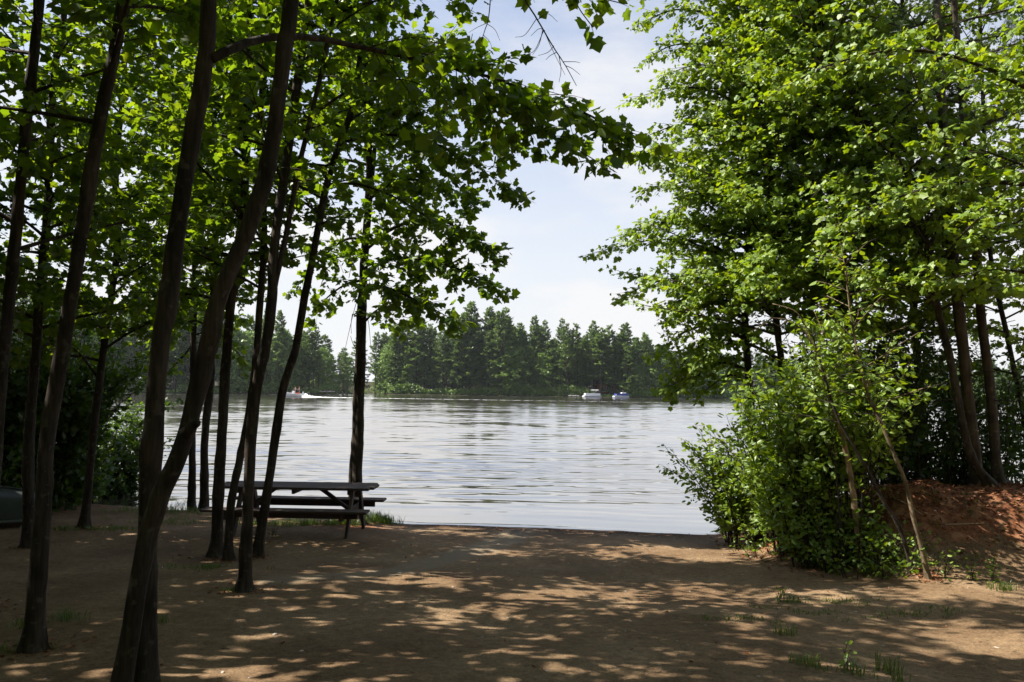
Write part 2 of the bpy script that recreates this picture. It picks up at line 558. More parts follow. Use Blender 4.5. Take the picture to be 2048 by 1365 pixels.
def extend(pts, top, drift=(0.0, 0.0)):
    """carry a trunk on above the picture to height top"""
    a, b = Vector(pts[-2]), Vector(pts[-1])
    d = (b - a).normalized()
    d = Vector((d.x * 0.6 + drift[0], d.y * 0.6 + drift[1], max(d.z, 0.6))).normalized()
    p = b.copy(); out = list(pts)
    while p.z < top:
        p = p + d * min(1.2, max(0.3, top - p.z))
        d = (d + Vector((R.uniform(-.08, .08), R.uniform(-.08, .08), 0.1))).normalized()
        out.append(p.copy())
    return out


def maple(label, data, Y, w, top, limbs=(), auto=(18, 3.5, 1.5), leaf=0.10, tmpl=LEAF_MAPLE, lm=None, bark=None, name='maple_tree', cat='tree',
          group=None, side=0.66, dens=1.0, base=None, seed=1, avoid=None, drift=(0, 0), flat=0.6, step=0.085, pitch=0.032, many=1.5, extra_stems=(), parts=(), autoside=None, twig_limb=True, r_top=0.018, elev=(0.25, 0.9), dirdown=0.35, face=(0, 0, 0), vert=0.5):
    lm = lm or M_MAPLE; bark = bark or M_BARK
    pts = px_path(data, Y)
    if base is None:
        b = Vector(pts[0]); b.z = gz1(b.x, b.y) - 0.03
        if pts[0].z > b.z + 0.25:
            pts = [b] + pts
        else:
            pts[0] = b
    root = empty(name, (pts[0].x, pts[0].y, pts[0].z + 0.03), label, cat, group)
    org = tuple(root.location)
    tm = MB()
    full = extend(pts, top, drift)
    c, rad = trunk_mesh(tm, full, w, Y, top, seed=seed, r_top=r_top)
    cm = MB()
    # drawn limbs: list of (points, thickness px at start, dict)
    for lp, lw, kw in limbs:
        path = curve(px_path(lp, Y), 16)
        r0 = lw / 2.0 * Y / F
        tm.tube(path, np.linspace(r0, 0.004, len(path)), 7, 0, 0.08, True, seed)
        k = dict(side=side, leaf=leaf, tmpl=tmpl, dens=dens, flat=flat, step=step, dirdown=dirdown, pitch=pitch, face=face, vert=vert); k.update(kw)
        if k.pop('bare', False):
            continue
        spray(cm, path, **k)
    n, zmin, Lm = auto
    n = int(n * many)
    h = c[-1, 2]
    for i in range(n):
        z = zmin + (h - zmin) * ((i + R.random() * 0.8) / n) ** 0.9
        k = int(np.argmin(abs(c[:, 2] - z)))
        az = (i * 2.399 + seed) % (2 * PI)
        f = (z - zmin) / max(0.1, h - zmin)
        L = Lm * (1.0 - 0.62 * f) * R.uniform(0.75, 1.2)
        if avoid and avoid(az, z):
            L *= 0.35
        path = make_limb(c[k], az, R.uniform(*elev) * (0.6 + 0.6 * f), L)
        r0 = min(rad[k] * 0.45, 0.012 + 0.010 * L)
        tm.tube(path, np.linspace(r0, 0.004, len(path)), 6, 0, 0.05, False, seed + i)
        spray(cm, path, side=(autoside or side), leaf=leaf, tmpl=tmpl, dens=dens, flat=flat, step=step, dirdown=dirdown, pitch=pitch, s0=0.12, face=face, vert=vert)
    tr = tm.build('trunk', bark, root, org)
    for q in extra_stems:
        em = MB()
        ep = px_path(q['pts'], q.get('Y', Y))
        ec, er = trunk_mesh(em, extend(ep, q['top']) if q.get('top') else ep, q['w'], q.get('Y', Y), 0, seed=seed + 9, flare=q.get('flare', 0.4), r_top=0.01)
        em.build('trunk', bark, root, org)
        for i in range(q.get('n', 0)):
            k = int(len(ec) * (0.45 + 0.5 * i / max(1, q['n'])))
            path = make_limb(ec[k], i * 2.4 + seed, R.uniform(0.2, 0.8), q.get('L', 1.0) * R.uniform(0.7, 1.2))
            spray(cm, path, side=side, leaf=leaf, tmpl=tmpl, dens=dens, flat=flat, step=step, pitch=pitch)
    for pn, fn in parts:
        pm = MB(); fn(pm); pm.build(pn, bark, root, org)
    if cm.n:
        cm.build('crown', [lm, M_TWIG], root, org)
    return root


def shrub(label, base, stems, leaf=0.07, tmpl=LEAF_OVAL, lm=None, bark=None, side=0.35, name='shrub', cat='shrub', group=None, dens=1.5, step=0.085, pitch=0.036, s0=0.15, flat=0.8, r=0.012, dirdown=0.3, lift=0.1, face=(-0.45, -0.35, 0)):
    """stems: list of point lists (world); base Vector"""
    root = empty(name, base, label, cat, group)
    org = tuple(base)
    sm = MB(); cm = MB()
    for sp in stems:
        path = curve(sp, 18)
        rr = r * R.uniform(0.7, 1.3)
        sm.tube(path, np.linspace(rr, 0.003, len(path)), 6, 0, 0.08, False, 1)
        spray(cm, path, side=side, leaf=leaf, tmpl=tmpl, dens=dens, step=step, pitch=pitch, s0=s0, flat=flat, dirdown=dirdown, lift=lift, face=face)
    sm.build('stem', bark or M_BARK, root, org)
    cm.build('foliage', [lm or M_SHRUB, M_TWIG], root, org)
    return root


def fan_stems(base, n, height, spread, lean=(0, 0), jit=0.15, arch=0.3):
    out = []
    for i in range(n):
        az = i * 2.399 + R.uniform(-.4, .4)
        q = math.sqrt((i + 0.5) / n)
        dx = math.cos(az) * spread * q + lean[0]; dy = math.sin(az) * spread * q * 0.8 + lean[1]
        h = height * (1 - arch * q * q) * R.uniform(0.85, 1.1)
        b = Vector((base.x + R.uniform(-jit, jit), base.y + R.uniform(-jit, jit), 0)); b.z = gz1(b.x, b.y) - 0.02
        out.append([b, b + Vector((dx * 0.25, dy * 0.25, h * 0.4)), b + Vector((dx * 0.62, dy * 0.62, h * 0.78)), b + Vector((dx, dy, h))])
    return out


#@@SETTING
# ================================================================ THE SETTING
def axis(lo, hi, fine_lo, fine_hi, d):
    a = list(np.arange(fine_lo, fine_hi + 1e-6, d))
    x = fine_lo; s = d
    left = []
    while x > lo:
        s *= 1.35; x -= s; left.append(max(x, lo))
    x = fine_hi; s = d; right = []
    while x < hi:
        s *= 1.35; x += s; right.append(min(x, hi))
    return np.array(left[::-1] + a + right)


gx = axis(-400, 400, -11, 12, 0.085)
gy = axis(-250, 60, 2.6, 16.5, 0.07)
XX, YY = np.meshgrid(gx, gy)
ZZ = gz(XX, YY)
ny, nx = XX.shape
gm = MB()
ii = (np.arange(ny - 1)[:, None] * nx + np.arange(nx - 1)[None]).ravel()
gm.add(np.stack([XX, YY, ZZ], -1).reshape(-1, 3), [np.stack([ii, ii + 1, ii + nx + 1, ii + nx], -1)], 0, True)

m, nt, ns, ls = newmat('sandy_ground')
geo = ns.new('ShaderNodeNewGeometry')
pos = geo.outputs['Position']
sep = ns.new('ShaderNodeSeparateXYZ'); ls.new(pos, sep.inputs[0])
nA = node(ns, 'ShaderNodeTexNoise', _Scale=0.9, _Detail=6.0, _Roughness=0.6); ls.new(pos, nA.inputs['Vector'])
nB = node(ns, 'ShaderNodeTexNoise', _Scale=55.0, _Detail=5.0, _Roughness=0.75); ls.new(pos, nB.inputs['Vector'])
nC = node(ns, 'ShaderNodeTexVoronoi', _Scale=70.0); ls.new(pos, nC.inputs['Vector'])
nD = node(ns, 'ShaderNodeTexNoise', _Scale=6.0, _Detail=5.0); ls.new(pos, nD.inputs['Vector'])
rA = ramp(ns, [(0.32, (0.135, 0.084, 0.045)), (0.5, (0.195, 0.128, 0.072)), (0.68, (0.250, 0.174, 0.103))])
ls.new(nA.outputs['Fac'], rA.inputs['Fac'])
rB = ramp(ns, [(0.30, (0.45, 0.42, 0.40)), (0.5, (0.95, 0.95, 0.95)), (0.72, (1.45, 1.4, 1.35))])
ls.new(nB.outputs['Fac'], rB.inputs['Fac'])
mu = node(ns, 'ShaderNodeMixRGB', blend_type='MULTIPLY', _Fac=1.0)
ls.new(rA.outputs[0], mu.inputs[1]); ls.new(rB.outputs[0], mu.inputs[2])
# darker gravel grains
rC = ramp(ns, [(0.10, (0.5, 0.45, 0.42)), (0.24, (1, 1, 1))])
ls.new(nC.outputs['Distance'], rC.inputs['Fac'])
mu2 = node(ns, 'ShaderNodeMixRGB', blend_type='MULTIPLY', _Fac=0.6)
ls.new(mu.outputs[0], mu2.inputs[1]); ls.new(rC.outputs[0], mu2.inputs[2])
nF = node(ns, 'ShaderNodeTexNoise', _Scale=13.0, _Detail=7.0, _Roughness=0.7); ls.new(pos, nF.inputs['Vector'])
rF = ramp(ns, [(0.36, (0.62, 0.60, 0.58)), (0.5, (1, 1, 1)), (0.66, (1.28, 1.27, 1.25))]); ls.new(nF.outputs['Fac'], rF.inputs['Fac'])
mu3 = node(ns, 'ShaderNodeMixRGB', blend_type='MULTIPLY', _Fac=0.85); ls.new(mu2.outputs[0], mu3.inputs[1]); ls.new(rF.outputs[0], mu3.inputs[2])
mu2 = mu3
# red-brown needle litter: vertex attribute
at = node(ns, 'ShaderNodeAttribute', attribute_name='litter')
rD = ramp(ns, [(0.35, (0.085, 0.034, 0.017)), (0.5, (0.195, 0.080, 0.039)), (0.68, (0.30, 0.155, 0.085))])
ls.new(nD.outputs['Fac'], rD.inputs['Fac'])
lit2 = node(ns, 'ShaderNodeMixRGB', blend_type='MULTIPLY', _Fac=0.8)
ls.new(rD.outputs[0], lit2.inputs[1]); ls.new(rB.outputs[0], lit2.inputs[2])
add_ = node(ns, 'ShaderNodeMath', operation='ADD'); ls.new(at.outputs['Fac'], add_.inputs[0])
sub_ = node(ns, 'ShaderNodeMath', operation='MULTIPLY_ADD'); ls.new(nD.outputs['Fac'], sub_.inputs[0]); sub_.inputs[1].default_value = 1.2; sub_.inputs[2].default_value = -0.6
ls.new(sub_.outputs[0], add_.inputs[1])
rE = ramp(ns, [(0.30, (0, 0, 0)), (0.62, (1, 1, 1))]); ls.new(add_.outputs[0], rE.inputs['Fac'])
mx = node(ns, 'ShaderNodeMixRGB'); ls.new(rE.outputs[0], mx.inputs[0]); ls.new(mu2.outputs[0], mx.inputs[1]); ls.new(lit2.outputs[0], mx.inputs[2])
aw = node(ns, 'ShaderNodeAttribute', attribute_name='wash')
aws = node(ns, 'ShaderNodeMath', operation='MULTIPLY_ADD'); ls.new(nD.outputs['Fac'], aws.inputs[0]); aws.inputs[1].default_value = 0.9; aws.inputs[2].default_value = -0.45
awa = node(ns, 'ShaderNodeMath', operation='ADD'); ls.new(aw.outputs['Fac'], awa.inputs[0]); ls.new(aws.outputs[0], awa.inputs[1])
awr = ramp(ns, [(0.35, (0, 0, 0)), (0.75, (0.75, 0.75, 0.75))]); ls.new(awa.outputs[0], awr.inputs['Fac'])
mxw = node(ns, 'ShaderNodeMixRGB'); ls.new(awr.outputs[0], mxw.inputs[0]); ls.new(mx.outputs[0], mxw.inputs[1]); mxw.inputs[2].default_value = (0.205, 0.165, 0.115, 1)
mx = mxw
# wet sand at the waterline
mr = node(ns, 'ShaderNodeMapRange'); mr.inputs['From Min'].default_value = 0.015; mr.inputs['From Max'].default_value = 0.075
ls.new(sep.outputs['Z'], mr.inputs['Value'])
wetc = node(ns, 'ShaderNodeMixRGB', blend_type='MULTIPLY', _Fac=1.0); wetc.inputs[2].default_value = (0.33, 0.34, 0.38, 1)
ls.new(mx.outputs[0], wetc.inputs[1])
fin = node(ns, 'ShaderNodeMixRGB'); ls.new(mr.outputs[0], fin.inputs[0]); ls.new(wetc.outputs[0], fin.inputs[1]); ls.new(mx.outputs[0], fin.inputs[2])
b = node(ns, 'ShaderNodeBsdfPrincipled', _Roughness=0.95); b.inputs['Specular IOR Level'].default_value = 0.15
ls.new(fin.outputs[0], b.inputs['Base Color'])
bs = node(ns, 'ShaderNodeMath', operation='ADD'); ls.new(nB.outputs['Fac'], bs.inputs[0]); ls.new(nD.outputs['Fac'], bs.inputs[1])
bp = node(ns, 'ShaderNodeBump', _Strength=0.8, _Distance=0.02); ls.new(bs.outputs[0], bp.inputs['Height']); ls.new(bp.outputs[0], b.inputs['Normal'])
o = ns.new('ShaderNodeOutputMaterial'); ls.new(b.outputs[0], o.inputs['Surface'])
M_SAND = m
ground = gm.build('ground', M_SAND)
tag(ground, kind='structure')
lit = np.clip((mound(XX, YY) - 0.16 - 0.22 * np.clip(XX - 6.6, 0, 1.5)) * 1.7, 0, 1)
lit = np.maximum(lit, np.clip((XX - 3.0) / 1.2, 0, 1) * np.clip((YY - 9.7 - 0.25 * np.abs(XX - 5)) / 1.0, 0, 1) * 0.75)
lit = np.maximum(lit, np.exp(-((XX + 2.6) ** 2 / 1.2 + (YY - 13.6) ** 2 / 0.9)) * 0.55)
lit = np.maximum(lit, np.clip((-7 - XX) / 3, 0, 0.35))
wash = np.zeros_like(XX)
wpts = [hit(560, 1160), hit(760, 1146), hit(900, 1115), hit(1000, 1085), hit(1045, 1060), hit(1050, 1048)]
wpp = curve(wpts, 60)
for q_ in range(0, 60):
    wash = np.maximum(wash, np.exp(-((XX - wpp[q_, 0]) ** 2 + (YY - wpp[q_, 1]) ** 2) / (2 * (0.20 + 0.002 * q_) ** 2)))
attr = ground.data.attributes.new('wash', 'FLOAT', 'POINT')
attr.data.foreach_set('value', wash.astype(np.float32).ravel())
attr = ground.data.attributes.new('litter', 'FLOAT', 'POINT')
attr.data.foreach_set('value', lit.astype(np.float32).ravel())

# water -----------------------------------------------------------
def wave_h(x, y):
    h = np.zeros_like(x)
    rw = np.random.default_rng(5)
    for lam, amp, spread in ((1.9, 0.010, 0.35), (1.1, 0.008, 0.45), (0.62, 0.0050, 0.6), (0.36, 0.0026, 0.8)):
        for k in range(5):
            th = PI / 2 + 0.12 + rw.normal(0, spread * 0.5)
            kk = 2 * PI / (lam * rw.uniform(0.8, 1.25))
            ph = rw.uniform(0, 6.28)
            h += amp * 0.55 * np.sin(kk * (x * math.cos(th) + y * math.sin(th)) + ph + 1.4 * _vn(x, y, 0.22, k))
    return h


wm = MB()
wx = axis(-1500, 1500, -26, 26, 0.16)
wy_ = [13.0]; s = 0.055
while wy_[-1] < 1500:
    s = 0.055 if wy_[-1] < 24 else s * 1.03
    wy_.append(wy_[-1] + s)
wy = np.array(wy_)
WX, WY = np.meshgrid(wx, wy)
shore_y = np.interp(WX, SX, SY)
calm = np.clip((WY - shore_y + 0.3) / 5.0, 0.10, 1.0) * np.clip((70 - WY) / 40, 0, 1) * np.clip((26 - np.abs(WX)) / 4, 0, 1)
patch = 0.45 + 1.1 * np.clip(_vn(WX, WY * 1.6, 0.12, 9) + 0.5, 0, 1)
WZ = wave_h(WX, WY) * calm * patch
WZ += 0.018 * np.exp(-((WY - shore_y - 0.10 - 0.12 * _vn(WX, 0 * WX, 0.5, 2)) / 0.07) ** 2) * np.clip(_vn(WX, 0 * WX, 0.4, 8) + 0.35, 0, 1)
ny, nx = WX.shape
ii = (np.arange(ny - 1)[:, None] * nx + np.arange(nx - 1)[None]).ravel()
wm.add(np.stack([WX, WY, WZ], -1).reshape(-1, 3), [np.stack([ii, ii + 1, ii + nx + 1, ii + nx], -1)], 0, True)
m, nt, ns, ls = newmat('lake_water')
geo = ns.new('ShaderNodeNewGeometry'); pos = geo.outputs['Position']
mp = node(ns, 'ShaderNodeMapping'); mp.inputs['Scale'].default_value = (0.40, 0.85, 1.0); mp.inputs['Rotation'].default_value = (0, 0, 0.1)
ls.new(pos, mp.inputs['Vector'])
w1 = node(ns, 'ShaderNodeTexNoise', _Scale=1.0, _Detail=6.0, _Roughness=0.66); ls.new(mp.outputs[0], w1.inputs['Vector'])
mp2 = node(ns, 'ShaderNodeMapping'); mp2.inputs['Scale'].default_value = (0.014, 0.10, 1.0); ls.new(pos, mp2.inputs['Vector'])
w2 = node(ns, 'ShaderNodeTexNoise', _Scale=1.0, _Detail=3.0); ls.new(mp2.outputs[0], w2.inputs['Vector'])
sepw = ns.new('ShaderNodeSeparateXYZ'); ls.new(pos, sepw.inputs[0])
mrw = node(ns, 'ShaderNodeMapRange'); mrw.inputs['From Min'].default_value = 16; mrw.inputs['From Max'].default_value = 48
mrw.inputs['To Min'].default_value = 0.03; mrw.inputs['To Max'].default_value = 0.75
ls.new(sepw.outputs['Y'], mrw.inputs['Value'])
rw2 = ramp(ns, [(0.35, (0.55, 0.55, 0.55)), (0.6, (1, 1, 1))]); ls.new(w2.outputs['Fac'], rw2.inputs['Fac'])
ms = node(ns, 'ShaderNodeMath', operation='MULTIPLY'); ls.new(mrw.outputs[0], ms.inputs[0]); ls.new(rw2.outputs[0], ms.inputs[1])
vs_ = node(ns, 'ShaderNodeVectorMath', operation='SUBTRACT'); ls.new(w1.outputs['Color'], vs_.inputs[0]); vs_.inputs[1].default_value = (0.5, 0.5, 0.5)
vm_ = node(ns, 'ShaderNodeVectorMath', operation='MULTIPLY'); ls.new(vs_.outputs[0], vm_.inputs[0]); vm_.inputs[1].default_value = (0.24, 0.44, 0.0)
vk_ = node(ns, 'ShaderNodeVectorMath', operation='SCALE'); ls.new(vm_.outputs[0], vk_.inputs[0]); ls.new(ms.outputs[0], vk_.inputs['Scale'])
# far ripples show mostly their near faces: the far ones hide behind the crests
mrb = node(ns, 'ShaderNodeMapRange'); mrb.inputs['From Min'].default_value = 110; mrb.inputs['From Max'].default_value = 215; mrb.inputs['To Min'].default_value = 1.0; mrb.inputs['To Max'].default_value = 0.25
ls.new(sepw.outputs['Y'], mrb.inputs['Value'])
vb_ = node(ns, 'ShaderNodeVectorMath', operation='SCALE'); vb_.inputs[0].default_value = (0, -0.085, 0); ls.new(ms.outputs[0], vb_.inputs['Scale'])
vb2 = node(ns, 'ShaderNodeVectorMath', operation='SCALE'); ls.new(vb_.outputs[0], vb2.inputs[0]); ls.new(mrb.outputs[0], vb2.inputs['Scale'])
vc_ = node(ns, 'ShaderNodeVectorMath', operation='ADD'); ls.new(vk_.outputs[0], vc_.inputs[0]); ls.new(vb2.outputs[0], vc_.inputs[1])
va_ = node(ns, 'ShaderNodeVectorMath', operation='ADD'); ls.new(vc_.outputs[0], va_.inputs[0]); ls.new(geo.outputs['Normal'], va_.inputs[1])
bp = node(ns, 'ShaderNodeVectorMath', operation='NORMALIZE'); ls.new(va_.outputs[0], bp.inputs[0])
gl = node(ns, 'ShaderNodeBsdfGlossy', _Roughness=0.06); gl.inputs['Color'].default_value = (0.97, 0.955, 0.94, 1)
ls.new(bp.outputs[0], gl.inputs['Normal'])
df = node(ns, 'ShaderNodeBsdfDiffuse'); df.inputs['Color'].default_value = (0.055, 0.05, 0.04, 1)
fr = node(ns, 'ShaderNodeFresnel', _IOR=2.5); ls.new(bp.outputs[0], fr.inputs['Normal'])
mxs = ns.new('ShaderNodeMixShader'); mf = node(ns, 'ShaderNodeMapRange'); mf.inputs['To Min'].default_value = 0.42; mf.inputs['To Max'].default_value = 1.0
ls.new(fr.outputs[0], mf.inputs['Value']); ls.new(mf.outputs[0], mxs.inputs[0]); ls.new(df.outputs[0], mxs.inputs[1]); ls.new(gl.outputs[0], mxs.inputs[2])
o = ns.new('ShaderNodeOutputMaterial'); ls.new(mxs.outputs[0], o.inputs['Surface'])
tag(wm.build('water', m), kind='structure')

# far shore land -----------------------------------------------------
FSX = np.array([-900, -170, -108, -75, -52, -50, -40, 40, 62, 90, 140, 240, 900.])
FSY = np.array([150, 190, 216, 226, 238, 300, 262, 256, 262, 300, 330, 340, 400.])


def far_y(x):
    return float(np.interp(x, FSX, FSY))


def far_z(x, y):
    d = y - far_y(x)
    return 0.35 + min(max(d, 0), 120) * 0.035 if d > 0 else -0.2


fm = MB()
cols = []
fx = np.linspace(-900, 900, 361)
for x in fx:
    y0 = far_y(x)
    cols.append([(x, y0 - 1.5, -0.3), (x, y0, 0.10), (x, y0 + 4, 0.3), (x, y0 + 120, 4.6), (x, y0 + 700, 6)])
v = np.array(cols)
n, k = v.shape[:2]
ii = (np.arange(n - 1)[:, None] * k + np.arange(k - 1)[None]).ravel()
fm.add(v.reshape(-1, 3), [np.stack([ii, ii + k, ii + k + 1, ii + 1], -1)], 0, True)
tag(fm.build('far_shore', plain('forest_floor', (0.035, 0.032, 0.018), 0.95, 0.1, noise=0.4, scale=0.3)), kind='structure')

#@@TREES
# ================================================================ MAPLES ON THE LEFT
def no_right(lim):
    def f(az, z):
        return math.cos(az) > lim
    return f


GL = 'maples in the grove beside the beach'
nr = no_right(0.2)
maple('slender maple cut by the picture edge, furthest left of the grove', [(-45, 1203), (-12, 960), (12, 650), (30, 460), (62, 180), (80, 0)], 7.0, 30, 9.5,
      auto=(26, 3.6, 1.7), leaf=0.088, seed=1, group=GL, many=1.0, pitch=0.027)
maple('maple with a kinked thin stem beside the upturned boat', [(56, 1092), (60, 850), (72, 680), (92, 480), (97, 330), (108, 160), (126, 60), (132, -40)], 11.0, 24, 10.0,
      auto=(32, 2.7, 1.9), leaf=0.105, seed=2, group=GL, tmpl=LEAF_MAPLE_S)
maple('leaning maple standing in front of the upturned boat, near the crossed pair', [(68, 1255), (86, 1020), (92, 880), (123, 700), (165, 467), (203, 233), (245, 0)], 5.7, 36, 9.5,
      auto=(22, 4.3, 1.6), leaf=0.086, seed=3, group=GL, many=0.95, pitch=0.027)
maple('thin wavy maple rising at the edge of the dark waterside bush', [(170, 1054), (183, 900), (196, 790), (216, 640), (236, 467), (234, 340), (245, 180), (255, 60), (262, -40)], 12.9, 18, 9.5,
      auto=(32, 2.9, 1.9), leaf=0.105, seed=4, group=GL, tmpl=LEAF_MAPLE_S,
      limbs=[([(216, 600), (260, 560), (320, 520), (350, 470)], 6, {}), ([(236, 470), (190, 440), (150, 420)], 6, {}), ([(200, 760), (150, 700), (90, 660), (50, 640)], 6, {}),
             ([(206, 700), (270, 660), (330, 640), (370, 650)], 6, {})])


def dead_tw(mb):
    def pp(q):
        return curve(px_path(q, 5.0), 12)
    mb.tube(pp([(1000, -140), (1040, -20), (1075, 40), (1105, 92), (1130, 130), (1153, 172)]), np.linspace(0.007, 0.002, 12), 5)
    for q in ([(1073, 38), (1050, 70), (1030, 75)], [(1088, 60), (1070, 100), (1052, 110)], [(1086, 58), (1078, 90), (1065, 110)], [(1088, 62), (1105, 100), (1130, 150)],
              [(1108, 92), (1096, 105), (1076, 112)], [(1118, 112), (1122, 140), (1118, 165)], [(1126, 124), (1150, 124), (1160, 126)], [(1132, 132), (1145, 138), (1160, 150)],
              [(1113, 105), (1100, 112), (1092, 120)], [(1075, 40), (1095, 28), (1115, 44)], [(1090, 62), (1078, 58), (1062, 72)]):
        mb.tube(pp(q), np.linspace(0.0026, 0.0012, 12), 4)
    mb.tube(pp([(985, -60), (978, 30), (970, 60), (962, 84)]), np.linspace(0.004, 0.002, 12), 4)
    for q in ([(975, 46), (955, 55), (937, 66)], [(974, 48), (990, 60), (1000, 82)], [(966, 70), (978, 82), (985, 98)]):
        mb.tube(pp(q), np.linspace(0.0022, 0.001, 12), 4)


maple('large upright maple of the crossed pair, its long limb reaching over the beach',
      [(290, 1385), (292, 1180), (298, 1000), (303, 900), (320, 700), (338, 600), (355, 467), (383, 280), (405, 140), (415, 0)], 4.35, 47, 9.0, auto=(22, 5.0, 1.8), leaf=0.092, seed=5, group=GL, many=0.9, pitch=0.028,
      limbs=[([(424, 118, 4.35), (479, 92, 4.5), (534, 76, 4.7), (616, 74, 4.9), (700, 90, 5.2), (834, 118, 5.5), (920, 140, 5.7), (1005, 162, 5.9), (1110, 205, 6.1), (1200, 240, 6.2), (1262, 268, 6.2)], 20, dict(s0=0.36, side=0.62, droop=0.5, step=0.048, lift=-0.18, taper=0.5, flat=0.75, pitch=0.034)),
             ([(920, 140, 5.7), (960, 190, 5.8), (1040, 240, 5.9), (1130, 285, 6.0), (1185, 318, 6.0)], 5, dict(s0=0.12, side=0.42, droop=0.5, step=0.05, flat=0.75)),
             ([(440, -120, 4.6), (700, -110, 5.2), (1000, -70, 5.6), (1140, -20, 5.8), (1235, 5, 6.0)], 9, dict(s0=0.3, side=0.4, droop=0.5, step=0.1, flat=0.75)),
             ([(1140, -20, 5.8), (1160, 20, 5.8), (1186, 55, 5.8)], 3, dict(s0=0.2, side=0.16, droop=0.4, step=0.07, flat=0.75))],
      parts=[('dead_branch', dead_tw)], drift=(-0.05, -0.05), avoid=no_right(-0.3))


def stub(mb):
    p = curve([P(372, 868, 4.0), P(385, 852, 3.97), P(396, 846, 3.95)], 8)
    mb.tube(p, [0.036, 0.030, 0.026, 0.023, 0.022, 0.021, 0.020, 0.018], 9, 0, 0.12)


maple('leaning maple crossing in front of its upright partner, a cut stub on its side',
      [(232, 1400), (265, 1240), (290, 1090), (320, 990), (362, 900), (396, 780), (418, 690), (440, 590), (492, 470), (532, 350), (552, 230), (567, 100), (582, 0)], 4.1, 44, 8.5,
      auto=(18, 4.9, 1.6), leaf=0.086, seed=6, group=GL, many=0.95, pitch=0.027, parts=[('branch_stub', stub)], avoid=no_right(0.1))
maple('thin dark maple at the water, just behind the crossed pair', [(383, 1002), (384, 900), (386, 780), (387, 640), (392, 467), (400, 330), (418, 180), (430, 30), (436, -40)], 15.8, 17, 10.5,
      auto=(32, 3.4, 2.1), leaf=0.11, seed=7, group=GL, tmpl=LEAF_MAPLE_S,
      limbs=[([(388, 620), (350, 650), (310, 690), (280, 740)], 5, {}), ([(388, 640), (430, 660), (470, 700), (492, 730)], 5, {}), ([(386, 690), (360, 720), (330, 750)], 5, dict(side=0.4)), ([(390, 590), (450, 570), (520, 590)], 5, {})], avoid=nr)
maple('maple on the grassy waterside bank, right beside the thin dark one', [(408, 1002), (411, 880), (420, 760), (424, 640), (430, 500), (440, 330), (452, 150), (462, 0)], 15.6, 19, 11.0,
      auto=(30, 3.5, 2.1), leaf=0.11, seed=8, group=GL, tmpl=LEAF_MAPLE_S, avoid=nr)
maple('upright maple of the close twin pair left of the picnic table', [(432, 1110), (440, 960), (444, 860), (448, 760), (458, 650), (468, 560), (484, 440), (492, 300), (496, 150), (500, 0)], 10.6, 25, 10.0,
      auto=(28, 3.5, 1.9), leaf=0.105, seed=9, group=GL, tmpl=LEAF_MAPLE_S, avoid=nr)
maple('outward leaning maple of the twin pair left of the picnic table', [(456, 1106), (463, 1010), (478, 925), (492, 850), (512, 720), (522, 600), (528, 467), (520, 300), (528, 120), (540, -20)], 10.3, 18, 9.5,
      auto=(24, 3.6, 1.8), leaf=0.105, seed=10, group=GL, tmpl=LEAF_MAPLE_S, avoid=nr)
maple('clean stemmed maple standing alone in the sand before the picnic table', [(489, 1174), (493, 1060), (499, 900), (513, 780), (534, 690), (545, 600), (551, 467), (585, 233), (607, 100), (619, 0)], 8.1, 27, 9.5,
      auto=(22, 4.4, 1.7), leaf=0.09, seed=11, group=GL, pitch=0.028, avoid=nr, side=0.6,
      extra_stems=[dict(pts=[(548, 580), (566, 500), (578, 440), (600, 330), (630, 200), (660, 60), (680, -40)], w=13, top=8.5, flare=0.0, n=10, L=1.1)],
      limbs=[([(600, 140), (640, 80), (720, 20), (800, -20)], 7, dict(step=0.1)), ([(580, 260), (640, 220), (720, 170), (810, 160), (880, 190)], 8, dict(step=0.1, s0=0.35)),
             ([(612, 60), (720, 10), (860, -10), (940, 20)], 7, dict(step=0.1, s0=0.4))])
maple('bent maple leaning over the near end of the picnic table', [(514, 1107), (531, 1003), (547, 900), (567, 780), (591, 700), (607, 600), (616, 555), (640, 440), (655, 370), (682, 280), (700, 230), (716, 140), (730, 0)], 10.6, 21, 9.5,
      auto=(22, 4.5, 1.7), leaf=0.095, seed=12, group=GL, pitch=0.029, avoid=nr, tmpl=LEAF_MAPLE,
      limbs=[([(680, 285, 10.6), (760, 270, 10.3), (850, 280, 10.0), (930, 320, 9.8), (1030, 385, 9.6)], 8, dict(step=0.055, s0=0.15, side=0.75, droop=0.3)),
             ([(705, 215, 10.6), (780, 190, 10.0), (880, 200, 9.6), (960, 240, 9.4), (1020, 290, 9.2)], 8, dict(step=0.055, s0=0.15, side=0.7, droop=0.3)),
             ([(716, 140, 10.6), (800, 90, 10.0), (900, 90, 9.6), (980, 130, 9.4)], 8, dict(step=0.055, s0=0.15, side=0.7, droop=0.3)),
             ([(640, 430, 10.6), (600, 400, 10.8), (560, 390, 11.0)], 7, dict(step=0.11)),
             ([(655, 370, 10.6), (720, 370, 10.4), (800, 400, 10.3), (860, 440, 10.2)], 7, dict(step=0.1))])


def hanging(mb):
    def pp(q):
        return curve(px_path(q, 13.8), 10)
    for q in ([(722, 575), (706, 630), (690, 700)], [(705, 628), (702, 650), (703, 668)], [(727, 610), (737, 645), (742, 700)], [(712, 700), (705, 685), (701, 672)]):
        mb.tube(pp(q), np.linspace(0.007, 0.003, 10), 4)


